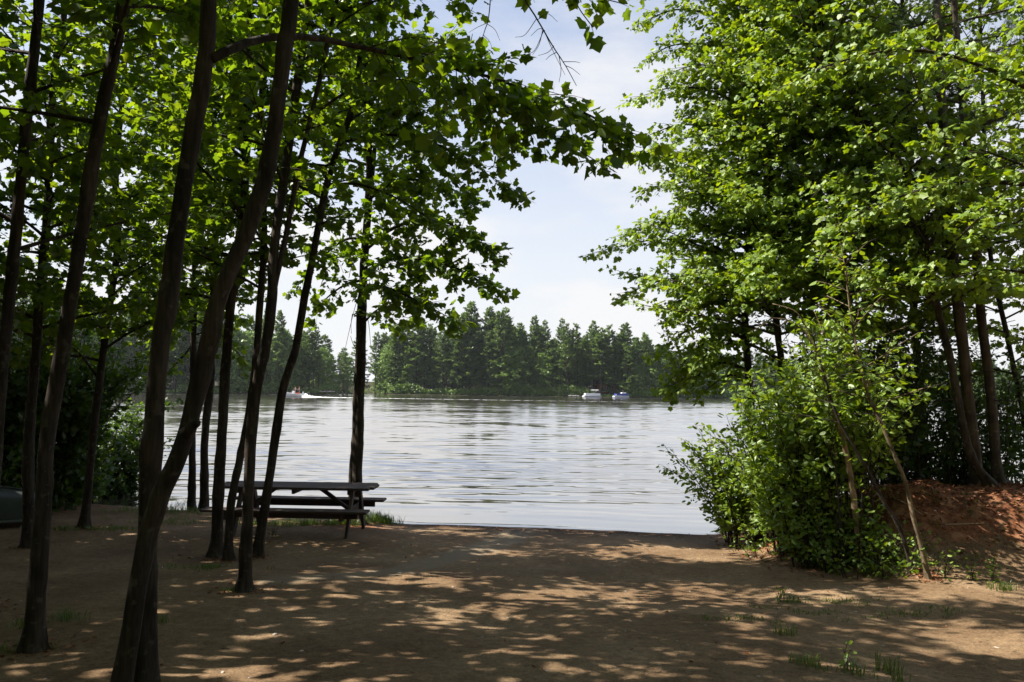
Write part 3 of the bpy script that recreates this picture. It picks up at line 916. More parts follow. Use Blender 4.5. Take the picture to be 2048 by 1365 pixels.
maple('double trunked maple rising right behind the picnic table', [(716, 1040), (714, 960), (719, 860), (720, 780), (722, 700), (727, 580), (734, 430), (738, 300), (737, 150), (735, 20)], 14.0, 24, 10.5,
      auto=(16, 6.2, 1.6), leaf=0.115, seed=13, group=GL, avoid=no_right(0.6), parts=[('dead_twig', hanging)],
      extra_stems=[dict(pts=[(704, 1040), (705, 960), (710, 880), (712, 800), (718, 700), (722, 600), (738, 430), (750, 300), (756, 150), (760, 0)], w=18, top=9.5, n=8, L=1.3)],
      limbs=[([(729, 545, 14), (780, 520, 13.6), (850, 520, 13.3), (920, 540, 13.0), (985, 570, 12.8)], 8, dict(step=0.055, s0=0.1, side=0.85, droop=0.3)),
             ([(731, 500, 14), (790, 455, 13.6), (870, 440, 13.3), (940, 470, 13), (990, 510, 12.8)], 8, dict(step=0.055, s0=0.1, side=0.8, droop=0.3)),
             ([(728, 570, 14), (770, 575, 13.4), (820, 595, 13.0), (870, 620, 12.8), (905, 640, 12.7)], 7, dict(step=0.055, s0=0.08, side=0.7, droop=0.3)),
             ([(724, 650, 14), (755, 620, 13.6), (790, 615, 13.4)], 5, dict(step=0.1, s0=0.2, side=0.5)),
             ([(735, 400, 14), (800, 360, 13.6), (880, 370, 13.3), (950, 400, 13)], 8, dict(step=0.055, s0=0.1, side=0.8)),
             ([(736, 330, 14), (680, 320, 14), (640, 340, 14), (600, 380, 14)], 7, dict(step=0.1, s0=0.1, side=0.8)),
             ([(732, 480, 14), (690, 480, 14), (640, 520, 14), (610, 560, 14)], 7, dict(step=0.1, s0=0.1, side=0.8)),
             ([(728, 560, 14), (690, 570, 14), (650, 600, 14), (630, 630, 14)], 6, dict(step=0.1, s0=0.1, side=0.6)),
             ([(737, 260, 14), (800, 270, 13.6), (860, 300, 13.3)], 7, dict(step=0.1, s0=0.1, side=0.8))])

# dark waterside bushes on the left
bb = hit(110, 1012)
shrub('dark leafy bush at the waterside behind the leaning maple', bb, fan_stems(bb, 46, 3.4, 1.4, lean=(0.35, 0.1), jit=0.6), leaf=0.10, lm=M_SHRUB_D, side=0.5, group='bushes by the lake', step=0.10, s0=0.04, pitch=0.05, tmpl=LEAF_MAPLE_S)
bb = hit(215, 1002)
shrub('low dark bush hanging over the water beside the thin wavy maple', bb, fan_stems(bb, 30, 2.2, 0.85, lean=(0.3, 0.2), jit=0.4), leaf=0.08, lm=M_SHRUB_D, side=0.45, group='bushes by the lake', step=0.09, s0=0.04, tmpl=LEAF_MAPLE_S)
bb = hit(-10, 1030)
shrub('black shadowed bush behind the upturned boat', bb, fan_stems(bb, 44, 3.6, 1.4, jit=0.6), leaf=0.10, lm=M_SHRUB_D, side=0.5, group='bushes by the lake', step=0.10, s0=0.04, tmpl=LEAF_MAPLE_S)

#@@RIGHT
# ================================================================ TREES ON THE RIGHT
GR = 'maples along the right bank'


def bough(*p, w=8, **kw):
    k = dict(step=0.055, s0=0.08, side=0.75, droop=0.25, pitch=0.030)
    k.update(kw)
    return (list(p), w, k)


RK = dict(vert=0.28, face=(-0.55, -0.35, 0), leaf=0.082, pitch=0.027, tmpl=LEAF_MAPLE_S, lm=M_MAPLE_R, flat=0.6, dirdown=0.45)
maple('sunlit maple whose boughs reach furthest out over the lake', [(1512, 1010), (1500, 800), (1491, 665), (1492, 560), (1500, 420), (1508, 250), (1512, 100), (1515, 0)], 13.2, 19, 10.5,
      auto=(40, 3.6, 2.0), seed=21, group=GR, many=2.5, avoid=None,
      limbs=[bough((1510, 60), (1430, 30), (1350, 20), (1285, 45)), bough((1510, 130), (1430, 95), (1350, 90), (1292, 120)),
             bough((1508, 230), (1430, 185), (1350, 175), (1275, 195)), bough((1506, 300), (1430, 260), (1360, 250), (1295, 272)),
             bough((1503, 370), (1420, 330), (1320, 310), (1225, 320)), bough((1500, 440), (1440, 400), (1390, 400), (1345, 425)),
             bough((1497, 540), (1420, 490), (1310, 480), (1200, 503)), bough((1496, 500), (1420, 455), (1330, 445), (1250, 470)),
             bough((1493, 600), (1420, 560), (1330, 560), (1245, 592)), bough((1493, 640), (1440, 610), (1390, 615), (1330, 642)),
             bough((1491, 690), (1440, 680), (1390, 700), (1330, 775)), bough((1492, 720), (1450, 720), (1410, 740), (1350, 785)),
             bough((1497, 770), (1470, 750), (1440, 760), (1400, 790), side=0.5), bough((1495, 620), (1450, 585), (1400, 585), (1340, 610)), bough((1492, 680), (1430, 650), (1370, 665), (1320, 700)), bough((1500, 410), (1430, 370), (1360, 365), (1290, 380)), bough((1493, 740), (1440, 725), (1390, 745), (1345, 770)), bough((1511, -20), (1440, -60), (1360, -60), (1290, -20))], **RK)
maple('maple with a straight dark stem among the bright right-hand boughs', [(1580, 1040), (1567, 780), (1553, 640), (1546, 500), (1541, 350), (1545, 150), (1550, 0)], 12.6, 18, 10.0,
      auto=(48, 3.3, 2.0), seed=22, group=GR, many=2.2,
      limbs=[bough((1546, 450), (1480, 400), (1420, 390), (1370, 410)), bough((1543, 330), (1480, 290), (1400, 270), (1340, 290)), bough((1544, 200), (1480, 150), (1400, 130), (1330, 150)),
             bough((1553, 640), (1500, 600), (1430, 590), (1370, 620)), bough((1560, 720), (1500, 690), (1450, 690), (1400, 720))], **RK)
maple('slim maple behind the dead snag, crown deep in the green', [(1720, 1000), (1705, 800), (1690, 640), (1672, 480), (1660, 320), (1650, 150), (1640, 0)], 12.2, 16, 10.0,
      auto=(56, 3.2, 2.0), seed=23, group=GR, many=2.2, **RK)
maple('maple at the foot of the mound leaning away from the two pines', [(1985, 1000), (1943, 915), (1920, 830), (1897, 700), (1878, 620), (1850, 480), (1800, 330), (1750, 260), (1700, 215), (1640, 120)], 11.3, 18, 9.0,
      auto=(34, 3.6, 1.8), seed=24, group=GR, many=2.0, limbs=[bough((1880, 630), (1830, 560), (1770, 540), (1700, 560)), bough((1855, 500), (1900, 420), (1950, 390), (2010, 400))], **RK)
maple('slender maple at the picture edge behind the red mound', [(2062, 960), (2048, 830), (2020, 700), (1985, 540), (1972, 400), (1965, 200), (1960, 0)], 12.6, 12, 9.5,
      auto=(44, 2.6, 1.9), seed=25, group=GR, many=1.1, **RK)
maple('maple just outside the picture whose long bough sweeps over the mound', [(2230, 1180), (2215, 900), (2200, 600), (2180, 300), (2170, 0)], 8.6, 34, 9.5,
      auto=(18, 4.2, 1.9), seed=26, group=GR, many=1.6,
      limbs=[bough((2190, 400), (2048, 369), (1930, 366), (1844, 380), (1742, 417), (1645, 470), w=12, side=0.65, s0=0.1, droop=0.3),
             bough((2180, 250), (2060, 180), (1930, 120), (1800, 100), (1660, 130), (1560, 180), w=12, side=0.65, s0=0.15),
             bough((2200, 620), (2100, 560), (1990, 540), (1890, 560), w=10, side=0.55, s0=0.2)], avoid=None, **RK)


maple('tall maple at the waterline behind the leaning one, filling the upper right', [(1850, 990), (1838, 800), (1826, 560), (1818, 300), (1812, 100), (1806, 0)], 13.7, 18, 11.0,
      auto=(46, 3.2, 2.1), seed=27, group=GR, many=1.8, **RK)


# pines on the mound --------------------------------------------------
def needle_branch(cm, path, n_side=10, L=0.55, tuft=0.16, s0=0.25):
    path = np.asarray(path)
    m = n_side
    u = np.linspace(s0, 1.0, m)
    idx = u * (len(path) - 1)
    S = np.stack([np.interp(idx, np.arange(len(path)), path[:, k]) for k in range(3)], -1)
    T = unit(np.stack([np.interp(np.minimum(idx + 0.5, len(path) - 1), np.arange(len(path)), path[:, k]) - np.interp(np.maximum(idx - 0.5, 0), np.arange(len(path)), path[:, k]) for k in range(3)], -1))
    sd = unit(np.cross(T, np.array([0, 0, 1.0])))
    sg = np.where(np.arange(m) % 2 == 0, 1.0, -1.0)[:, None]
    D = unit(T * 0.9 + sd * sg * G.uniform(0.4, 1.0, (m, 1)) + np.array([0, 0, 0.25]) + G.normal(0, 0.15, T.shape))
    Ls = L * (1.1 - 0.5 * u) * G.uniform(0.7, 1.2, m)
    t = np.linspace(0, 1, 4)
    add_twigs(cm, S[:, None] + D[:, None] * (Ls[:, None] * t)[..., None], np.full(m, 0.006), 0.002)
    # tufts along the side twigs
    per = 7
    ti = np.repeat(np.arange(m), per)
    tt = np.tile(np.linspace(0.3, 1.0, per), m)
    Pt = S[ti] + D[ti] * (Ls[ti] * tt)[:, None]
    k = 16
    pi_ = np.repeat(np.arange(len(Pt)), k)
    dn = unit(D[ti][pi_] * 0.8 + G.normal(0, 0.75, (len(pi_), 3)) + np.array([0, 0, 0.15]))
    ln = tuft * G.uniform(0.6, 1.1, len(pi_))
    w = unit(np.cross(dn, G.normal(0, 1, dn.shape))) * 0.0022
    p0 = Pt[pi_]
    V = np.stack([p0 - w, p0 + w, p0 + dn * ln[:, None]], 1)
    cm.add(V.reshape(-1, 3), [np.arange(len(p0) * 3).reshape(-1, 3)], 0, False)


def near_pine(label, data, Y, w, top, zmin, nb, L, seed):
    pts = px_path(data, Y)
    b = Vector(pts[0]); b.z = gz1(b.x, b.y) - 0.05
    pts[0] = b
    root = empty('pine_tree', b, label, 'pine', 'pines on the red mound')
    tm, cm = MB(), MB()
    c, rad = trunk_mesh(tm, extend(pts, top), w, Y, top, seed=seed, lump=0.07)
    for i in range(nb):
        z = zmin + (c[-1, 2] - zmin) * (i + R.random()) / nb
        k = int(np.argmin(abs(c[:, 2] - z)))
        az = i * 2.399 + seed
        path = make_limb(c[k], az, R.uniform(0.05, 0.35), L * R.uniform(0.7, 1.15) * (1 - 0.5 * i / nb), bend=-0.1)
        tm.tube(path, np.linspace(0.022, 0.006, 12), 6, 0, 0.06, False, i)
        needle_branch(cm, path, 12, 0.6, 0.15)
    for k in range(8):                                                # dead snapped lower branches
        z = 2.4 + k * 0.35
        kk = int(np.argmin(abs(c[:, 2] - z)))
        path = make_limb(c[kk], k * 2.1 + seed, R.uniform(-0.2, 0.3), R.uniform(0.3, 0.9))
        tm.tube(path, np.linspace(0.010, 0.004, 12), 5, 0, 0.05, False, k)
    tm.build('trunk', M_BARK_P, root, tuple(b))
    cm.build('crown', [M_NEEDLE, M_TWIG], root, tuple(b))


near_pine('dark straight pine on the red mound, thicker and nearer the lake of the two', [(1968, 1000), (1955, 960), (1943, 840), (1916, 620), (1896, 400), (1881, 170), (1872, 0)], 11.6, 27, 12.5, 5.0, 26, 2.3, 3)
near_pine('dark pine on the red mound, closer to the picture edge', [(2005, 1000), (1996, 950), (1985, 850), (1958, 560), (1937, 318), (1912, 60), (1905, -30)], 12.0, 22, 12.0, 4.6, 26, 2.2, 5)

# shrubs on the right -------------------------------------------------
GS = 'leafy shrubs along the right bank'
bb = hit(1505, 1088)
shrub('bright round shrub overhanging the waterline at the end of the beach', bb, fan_stems(bb, 46, 1.85, 1.0, lean=(-0.35, 0.0), jit=0.35, arch=0.45), leaf=0.085, side=0.34, group=GS, step=0.075, pitch=0.036)
bb = hit(1618, 1100)
shrub('tall sunlit shrub behind the dead snag', bb + Vector((0, 0.4, 0)), fan_stems(bb + Vector((0, 0.4, 0)), 32, 2.5, 0.95, lean=(-0.15, 0.1), jit=0.35, arch=0.45), leaf=0.09, side=0.42, group=GS, step=0.075)
bb = hit(1640, 1112)
shrub('tall yellow-green shrub with big leaves in front of the dead snag', bb, fan_stems(bb, 30, 2.9, 1.0, lean=(0.25, 0.1), jit=0.3), leaf=0.095, side=0.42, group=GS, step=0.085, s0=0.35)
bb = hit(1712, 1120)
shrub('arching shrub between the snag and the bare sapling stem', bb, fan_stems(bb, 12, 2.7, 0.95, lean=(0.25, 0.15), jit=0.25), leaf=0.09, side=0.36, group=GS, step=0.09, s0=0.55)
for k, (px_, py_, h_, lab) in enumerate([(1560, 1103, 0.55, 'low leafy tuft of undergrowth at the foot of the round shrub'), (1660, 1132, 0.6, 'low dark undergrowth where the sand meets the shrubs'),
                                         (1735, 1138, 0.42, 'knee high undergrowth below the arching shrub'), (1808, 1136, 0.28, 'small leafy undergrowth around the foot of the sapling'),
                                         (1620, 1112, 0.6, 'undergrowth tuft below the tall sunlit shrub'),
                                         (1772, 1132, 0.38, 'sprawling low plants on the sand edge left of the pale sapling')]):
    bb = hit(px_, py_)
    shrub(lab, bb, fan_stems(bb, 18, h_, 0.42, jit=0.35), leaf=0.06, side=0.16, group='undergrowth along the sand', step=0.07, s0=0.1, r=0.005, pitch=0.04)
# bare-stemmed sapling, its foliage high up
maple('pale leaning sapling with a bare curved stem at the foot of the mound', [(1858, 1132), (1840, 1085), (1826, 1035), (1810, 965), (1794, 925), (1779, 888), (1758, 836), (1735, 785), (1715, 700), (1700, 620)], 9.4, 10, 3.9,
      auto=(16, 2.3, 0.8), leaf=0.09, tmpl=LEAF_OVAL, lm=M_SHRUB, bark=M_BARK_L, seed=31, name='sapling', cat='sapling', side=0.3, step=0.12, r_top=0.006)
maple('second thin sapling leaning beside the bare one', [(1826, 1128), (1800, 1060), (1765, 1000), (1735, 940), (1700, 880), (1670, 820)], 9.6, 9, 3.0,
      auto=(12, 2.0, 0.7), leaf=0.09, tmpl=LEAF_OVAL, lm=M_SHRUB, bark=M_BARK, seed=32, name='sapling', cat='sapling', side=0.3, step=0.12, r_top=0.006)
# dead snag
sm = MB()
sp = px_path([(1722, 1090), (1705, 980), (1690, 898), (1676, 853), (1649, 757), (1632, 700), (1615, 669)], 10.05)
sp[0].z = gz1(sp[0].x, sp[0].y) - 0.03
sroot = empty('dead_snag', sp[0], 'pale dead snag with broken bare branches above the shrubs', 'dead tree')
trunk_mesh(sm, sp, 13, 10.05, 0, r_top=0.022, seed=4, sides=9, flare=0.2, lump=0.15)
sm.build('trunk', M_BARK_DEAD, sroot, tuple(sp[0]))
for q in ([(1622, 680), (1600, 655), (1575, 640), (1545, 636), (1515, 626)], [(1618, 672), (1604, 640), (1585, 620), (1545, 608)], [(1636, 690), (1645, 670), (1640, 650), (1628, 622)],
          [(1575, 640), (1560, 652), (1545, 645)], [(1660, 775), (1640, 755), (1625, 742)], [(1545, 636), (1525, 650), (1500, 665)], [(1600, 655), (1585, 660), (1560, 690)]):
    bm_ = MB()
    p = curve(px_path(q, 10.05), 12)
    bm_.tube(p, np.linspace(0.012, 0.004, 12), 6, 0, 0.1, True, 2)
    bm_.build('branch', M_BARK_DEAD, sroot, tuple(sp[0]))
bb = hit(1612, 1120)
shrub('bushy leafy shrub hiding the foot of the dead snag', bb, fan_stems(bb, 20, 1.15, 0.75, lean=(-0.1, 0), jit=0.35, arch=0.5), leaf=0.085, side=0.3, group=GS, step=0.08)
bb = hit(1688, 1128)
shrub('small leafy bush around the lower stem of the dead snag', bb, fan_stems(bb, 14, 0.95, 0.45, jit=0.3, arch=0.5), leaf=0.08, side=0.26, group=GS, step=0.075)
# dark shrubs behind the mound
for k, (px_, Y_, h_, lab) in enumerate([(1790, 12.9, 2.2, 'dark bush behind the red mound, next to the shrubs'), (1900, 13.2, 2.0, 'dark bush behind the crest of the red mound'),
                                        (2010, 13.3, 1.9, 'dark bush behind the two pines on the mound'), (1690, 12.8, 2.4, 'dark bush by the water behind the dead snag')]):
    q = P(px_, 950, Y_); q.z = gz1(q.x, q.y)
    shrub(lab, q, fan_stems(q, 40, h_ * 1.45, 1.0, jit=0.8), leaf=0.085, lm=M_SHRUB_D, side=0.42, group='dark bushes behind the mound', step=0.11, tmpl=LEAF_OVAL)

#@@FAR
# ================================================================ FAR SHORE FOREST
def far_pine_mesh(seed, H=26.0, base=0.25, wid=3.4):
    r = np.random.default_rng(seed)
    tm, cm = MB(), MB()
    c = np.array([[math.sin(z * 0.3 + seed) * 0.12, math.cos(z * 0.25) * 0.1, z] for z in np.linspace(0, H, 14)])
    tm.tube(c, np.linspace(0.32, 0.05, 14), 6)
    z = H * base
    while z < H - 0.2:
        f = (z - H * base) / (H * (1 - base))
        nb = r.integers(4, 7)
        a0 = r.uniform(0, 6.28)
        for k in range(nb):
            if r.random() < 0.16:
                continue
            az = a0 + 2 * PI * k / nb + r.normal(0, 0.3)
            L = wid * (1 - f) ** 0.55 * (0.6 + 0.4 * min(1, f * 4 + 0.3)) * r.uniform(0.45, 1.25) + 0.3
            el = r.uniform(-0.10, 0.22) + 0.35 * f * f
            d = np.array([math.cos(az) * math.cos(el), math.sin(az) * math.cos(el), math.sin(el)])
            n = max(6, int(L * 13))
            t = r.uniform(0.2, 1.0, n) ** 0.8
            s = np.cross(d, [0, 0, 1.0])
            p = np.array([0, 0, z + r.normal(0, 0.15)]) + d * (t * L)[:, None] + s * (r.normal(0, 0.26, n) * L * 0.5 * (1.1 - t * 0.5))[:, None]
            p[:, 2] += 0.09 * L * t * t + r.normal(0, 0.06, n)
            dr = d * 0.9 + r.normal(0, 0.5, (n, 3)) + np.array([0, 0, 0.15])
            nrm = np.array([0, 0, 1.0]) + r.normal(0, 0.33, (n, 3))
            add_leaves(cm, p, dr, nrm, r.uniform(0.35, 0.95, n), LEAF_CLUMP, 0)
            tm.tube(np.array([[0, 0, z - 0.05], list(np.array([0, 0, z]) + d * L * 0.8)]), [0.05, 0.015], 3, 0, cap=False)
        z += r.uniform(0.75, 1.35) * (1 - 0.45 * f)
    return tm, cm


def far_broad_mesh(seed, H=17.0, wid=4.2, base=0.12):
    r = np.random.default_rng(seed)
    tm, cm = MB(), MB()
    c = np.array([[math.sin(z * 0.4 + seed) * 0.25, math.cos(z * 0.3) * 0.2, z] for z in np.linspace(0, H * 0.8, 10)])
    tm.tube(c, np.linspace(0.28, 0.06, 10), 6)
    ncl = 46
    for i in range(ncl):
        f = (i + 0.5) / ncl
        z = H * (base + (1 - base) * f)
        rr = wid * math.sqrt(max(0.03, math.sin(PI * min(1, 0.18 + f * 0.82)))) * r.uniform(0.35, 1.0)
        az = i * 2.399
        cc = np.array([math.cos(az) * rr, math.sin(az) * rr, z])
        n = 62
        q = unit(r.normal(0, 1, (n, 3))) * (r.uniform(0.25, 1, (n, 1)) ** 0.5) * np.array([1.5, 1.5, 0.9]) * r.uniform(0.75, 1.2)
        nrm = unit(q) * 0.8 + np.array([0, 0, 0.8]) + r.normal(0, 0.4, (n, 3))
        dr = q * 0.5 + r.normal(0, 0.8, (n, 3)) + np.array([0, 0, -0.3])
        add_leaves(cm, cc + q, dr, nrm, r.uniform(0.35, 0.75, n), LEAF_CLUMP, 0)
    return tm, cm


protos = {}
stash = []
for kind, fn, args in (('pine', far_pine_mesh, [(101, 26, 0.16, 4.6), (102, 27, 0.26, 4.2), (103, 24, 0.08, 4.9), (104, 28, 0.34, 4.6), (105, 22, 0.06, 4.2)]),
                       ('broad', far_broad_mesh, [(201, 16, 4.2, 0.10), (202, 18, 3.8, 0.12), (203, 14, 4.4, 0.05)])):
    for i, a in enumerate(args):
        tm, cm = fn(*a)
        t = tm.build('trunk', M_FARBARK)
        c = cm.build('crown', [M_FARPINE if kind == 'pine' else M_FARLEAF])
        protos[(kind, i)] = (t, c, a[1])
        stash += [t, c]

um = MB()
n = 52000
x = G.uniform(-150, 250, n)
y = np.interp(x, FSX, FSY) + 0.6 + 5.5 * G.random(n)
hh = 0.6 + 3.6 * np.clip(_vn(x, y, 0.22, 31) + 0.42, 0.05, 1) + 1.2 * np.clip(_vn(x, y, 0.7, 32), 0, 1)
gap = ((x > 27.0) & (x < 36.5)) | ((x > -99) & (x < -92))             # the moored boats and the small beach keep clear water behind them
hh = np.where(gap, 0.35, hh)
z = 0.15 + hh * G.random(n) ** 0.7
nr_ = np.array([-0.2, -0.5, 0.8]) + G.normal(0, 0.5, (n, 3))
add_leaves(um, np.stack([x, y, z], -1), G.normal(0, 1, (n, 3)), nr_, G.uniform(0.3, 0.75, n), LEAF_CLUMP, 0)
tag(um.build('undergrowth', M_FARLEAF), 'dense green undergrowth along the far waterline', 'undergrowth', kind='stuff')

# landmarks on the far shore for the labels: photo x of each
LANDMARKS = [(205, 'the grey dock at the left'), (655, 'the pale dock by the tree gap'), (1148, 'the low white float'), (1185, 'the white pontoon boat'), (1242, 'the blue pontoon boat')]
ORD = ['first', 'second', 'third', 'fourth', 'fifth', 'sixth', 'seventh', 'eighth', 'ninth', 'tenth', 'eleventh', 'twelfth', 'thirteenth', 'fourteenth', 'fifteenth', 'sixteenth',
       'seventeenth', 'eighteenth', 'nineteenth', 'twentieth', 'twenty-first', 'twenty-second', 'twenty-third', 'twenty-fourth', 'twenty-fifth', 'twenty-sixth', 'twenty-seventh', 'twenty-eighth', 'twenty-ninth', 'thirtieth',
       'thirty-first', 'thirty-second', 'thirty-third', 'thirty-fourth', 'thirty-fifth', 'thirty-sixth', 'thirty-seventh', 'thirty-eighth', 'thirty-ninth', 'fortieth']


def sky_line(px):
    """how tall the trees stand at photo x (metres at the shore there)"""
    xs = [0, 150, 300, 500, 600, 645, 665, 680, 720, 760, 850, 880, 940, 1010, 1070, 1120, 1190, 1250, 1290, 1340, 1400, 1600, 2048, 2400]
    hs = [29, 29, 28, 26, 24, 21, 11, 14, 20, 23, 24, 25, 29.5, 28, 25, 24.5, 23.5, 22.5, 21, 19.5, 19, 19, 18, 18]
    return float(np.interp(px, xs, hs))


def far_tree(kind, i, x, y, h, front, slim=1.0):
    t, c, H = protos[(kind, i)]
    s = h / H
    nm = 'pine_tree' if kind == 'pine' else 'broadleaf_tree'
    root = empty(nm, (x, y, far_z(x, y) - 0.1))
    wd = R.uniform(0.85, 1.3) if kind == 'pine' else R.uniform(0.95, 1.35)
    wd *= slim
    root.scale = (s * wd * R.uniform(0.9, 1.1), s * wd * R.uniform(0.9, 1.1), s)
    root.rotation_euler = (R.uniform(-0.02, 0.02), R.uniform(-0.02, 0.02), R.uniform(0, 6.28))
    for o_ in (t, c):
        k = o_.copy(); k.parent = root; C.objects.link(k)
    px = 1024 + F * x / y
    return (root, kind, px, h, front)


fars = []
x = -160.0
i = 0
while x < 260:
    y = far_y(x) + R.uniform(2.5, 6)
    px = 1024 + F * x / y
    h = sky_line(px)
    if -60 < px < 2110:
        if R.random() < 0.34:
            fars.append(far_tree('broad', R.randrange(3), x, y, min(h, R.uniform(0.42, 0.72) * h), True))
        else:
            fars.append(far_tree('pine', R.randrange(5), x, y, h * R.uniform(0.50, 1.0), True))
    x += R.uniform(2.6, 4.9) * (1.0 if px < 1420 else 1.9)
for px_, f_ in ((560, 0.95), (628, 0.9), (752, 0.98), (815, 1.0), (905, 0.98), (940, 1.03), (978, 1.0), (1012, 1.02), (1068, 1.03), (1092, 0.98), (1122, 1.02), (1150, 0.97), (1188, 1.03), (1222, 1.0), (1252, 1.05), (1290, 0.98), (430, 1.0), (350, 1.02), (270, 1.0)):
    x = (px_ - 1024) / F * 262
    y = far_y(x) + 7.5
    x = (px_ - 1024) / F * y
    fars.append(far_tree('pine', R.choice((0, 1, 3)), x, y, sky_line(px_) * f_, False, 0.8))
for row in range(4):
    x = -170.0
    while x < 280:
        y = far_y(x) + 9 + row * 8 + R.uniform(-2, 3)
        px = 1024 + F * x / y
        h = sky_line(px)
        if -60 < px < 2110:
            k = 'pine' if R.random() < 0.82 else 'broad'
            fars.append(far_tree(k, R.randrange(5 if k == 'pine' else 3), x, y, (h if k == 'pine' else h * 0.75) * R.uniform(0.68, 0.96), False))
        x += R.uniform(3.6, 6.2) * (1.0 if px < 1420 else 1.7)
for o_ in stash:
    bpy.data.objects.remove(o_)
# labels: each front tree by its rank from the nearest landmark
cnt = {}
for root, kind, px, h, front in sorted([q for q in fars if q[4]], key=lambda q: q[2]):
    pass
fr = sorted([q for q in fars if q[4]], key=lambda q: q[2])
for kind, word in (('pine', 'pine'), ('broad', 'broadleaf tree')):
    ks = [q for q in fr if q[1] == kind]
    for j, q in enumerate(ks):
        lm_ = min(LANDMARKS, key=lambda L: abs(L[0] - q[2]))
        side_ = 'left' if q[2] < lm_[0] else 'right'
        if side_ == 'left':
            n_ = sum(1 for w in ks if q[2] < w[2] < lm_[0])
        else:
            n_ = sum(1 for w in ks if lm_[0] < w[2] < q[2])
        tag(q[0], f'{ORD[n_]} {word} {side_} of {lm_[1]}, far shore', 'pine' if kind == 'pine' else 'tree', 'trees in front along the far shore')
for root, kind, px, h, front in fars:
    if not front:
        if kind == 'pine':
            tag(root, 'tall pine standing behind the waterside trees of the far shore', 'pine', 'pines in the far forest')
        else:
            tag(root, 'broadleaf tree deep among the pines of the far forest', 'tree', 'broadleaf trees in the far forest')

#@@THINGS
# ================================================================ PICNIC TABLE
M_TABLE = wood_material('weathered_boards', (0.032, 0.021, 0.017), (0.070, 0.044, 0.034))
tz = 0.0
tx, ty = -3.32, 12.75
tz = gz1(tx + 0.8, ty - 0.3) - 0.01
tr_ = empty('picnic_table', (tx, ty, tz), 'weathered wooden picnic table with attached benches by the water', 'picnic table')
tr_.rotation_euler = (0, math.radians(0.0), math.radians(-2.0))
HT, HS, LT = 0.72, 0.43, 2.46


def part(name, fn, mat, parent=tr_):
    q = MB(); fn(q)
    return q.build(name, mat, parent)


def tt(q):
    for k in range(5):
        yy = -0.30 + k * 0.15
        L_ = LT - (0.10 if k in (0, 4) else 0.0)
        q.cbox((0, yy, HT - 0.02), (L_, 0.142, 0.04), bev=0.008)


top_ = part('tabletop', tt, M_TABLE)
for sx in (-0.86, 0.0, 0.86):
    part('cleat', lambda q: q.cbox((sx, 0, HT - 0.04 - 0.035), (0.045, 0.62, 0.07)), M_TABLE, top_)
for sy in (-0.66, 0.66):
    part('bench', lambda q: (q.cbox((0, sy - 0.073, HS - 0.02), (LT + 0.02, 0.138, 0.04), bev=0.008), q.cbox((0, sy + 0.073, HS - 0.02), (LT + 0.02, 0.138, 0.04), bev=0.008)), M_TABLE)
    part('bench_apron', lambda q: q.cbox((0, sy - math.copysign(0.12, sy) * 0.2, HS - 0.04 - 0.045), (LT - 0.30, 0.04, 0.09)), M_TABLE)
for sx in (-0.86, 0.86):
    for sg in (-1, 1):
        part('leg', lambda q: q.beam((sx + 0.048, sg * 0.24, HT - 0.045), (sx + 0.048, sg * 0.60, -0.03), 0.045, 0.11, up=(0, sg, 0.3)), M_TABLE)
    part('crossbar', lambda q: q.cbox((sx, 0, HS - 0.04 - 0.055), (0.045, 1.58, 0.11)), M_TABLE)
    s_ = -1 if sx > 0 else 1
    part('brace', lambda q: q.beam((sx + 0.03 * s_, 0, HS - 0.10), (sx + s_ * 0.52, 0, HT - 0.05), 0.09, 0.05), M_TABLE)

# ================================================================ UPTURNED BOAT (dark, at the left edge)
M_HULL = plain('painted_hull', (0.055, 0.064, 0.060), 0.45, 0.4, noise=0.15, scale=6)
hb = hit(5, 1058)
broot = empty('overturned_boat', (hb.x - 1.25, hb.y + 0.25, gz1(hb.x - 1.0, hb.y)), 'upturned grey-green rowing boat lying under the trees at the picture edge', 'boat')
broot.rotation_euler = (0, 0, math.radians(8))
hm = MB()
n = 22; k = 13
vv = []
for a in range(n):
    u = a / (n - 1) * 2 - 1
    wv = 0.62 * (1 - abs(u) ** 2.6 * 0.55) if u < 0 else 0.62 * max(0.03, (1 - u ** 2.6)) ** 0.7
    hv = 0.52 * (1 - abs(u) ** 5 * 0.35)
    for bq in range(k):
        th = PI * bq / (k - 1)
        cs, sn = math.cos(th), math.sin(th)
        vv.append((-u * 1.6, wv * math.copysign(abs(cs) ** 0.75, cs), 0.05 + hv * abs(sn) ** 0.8))
ii = (np.arange(n - 1)[:, None] * k + np.arange(k - 1)[None]).ravel()
hm.add(np.array(vv), [np.stack([ii, ii + 1, ii + k + 1, ii + k], -1)], 0, True)
hm.add(np.array(vv[:k]), [np.arange(k)[None]], 0, False)
hm.build('hull', M_HULL, broot)
gu = MB()
for sg in (0, k - 1):
    gu.tube(np.array([vv[a * k + sg] for a in range(n)]) + np.array([0, 0, 0.03]), 0.028, 8)
gu.build('gunwale', plain('gunwale_metal', (0.16, 0.17, 0.17), 0.4, 0.5, 0.6), broot)
ke = MB()
ke.tube(np.array([vv[a * k + k // 2] for a in range(1, n - 1)]) + np.array([0, 0, 0.01]), 0.02, 6)
ke.build('keel', M_HULL, broot)

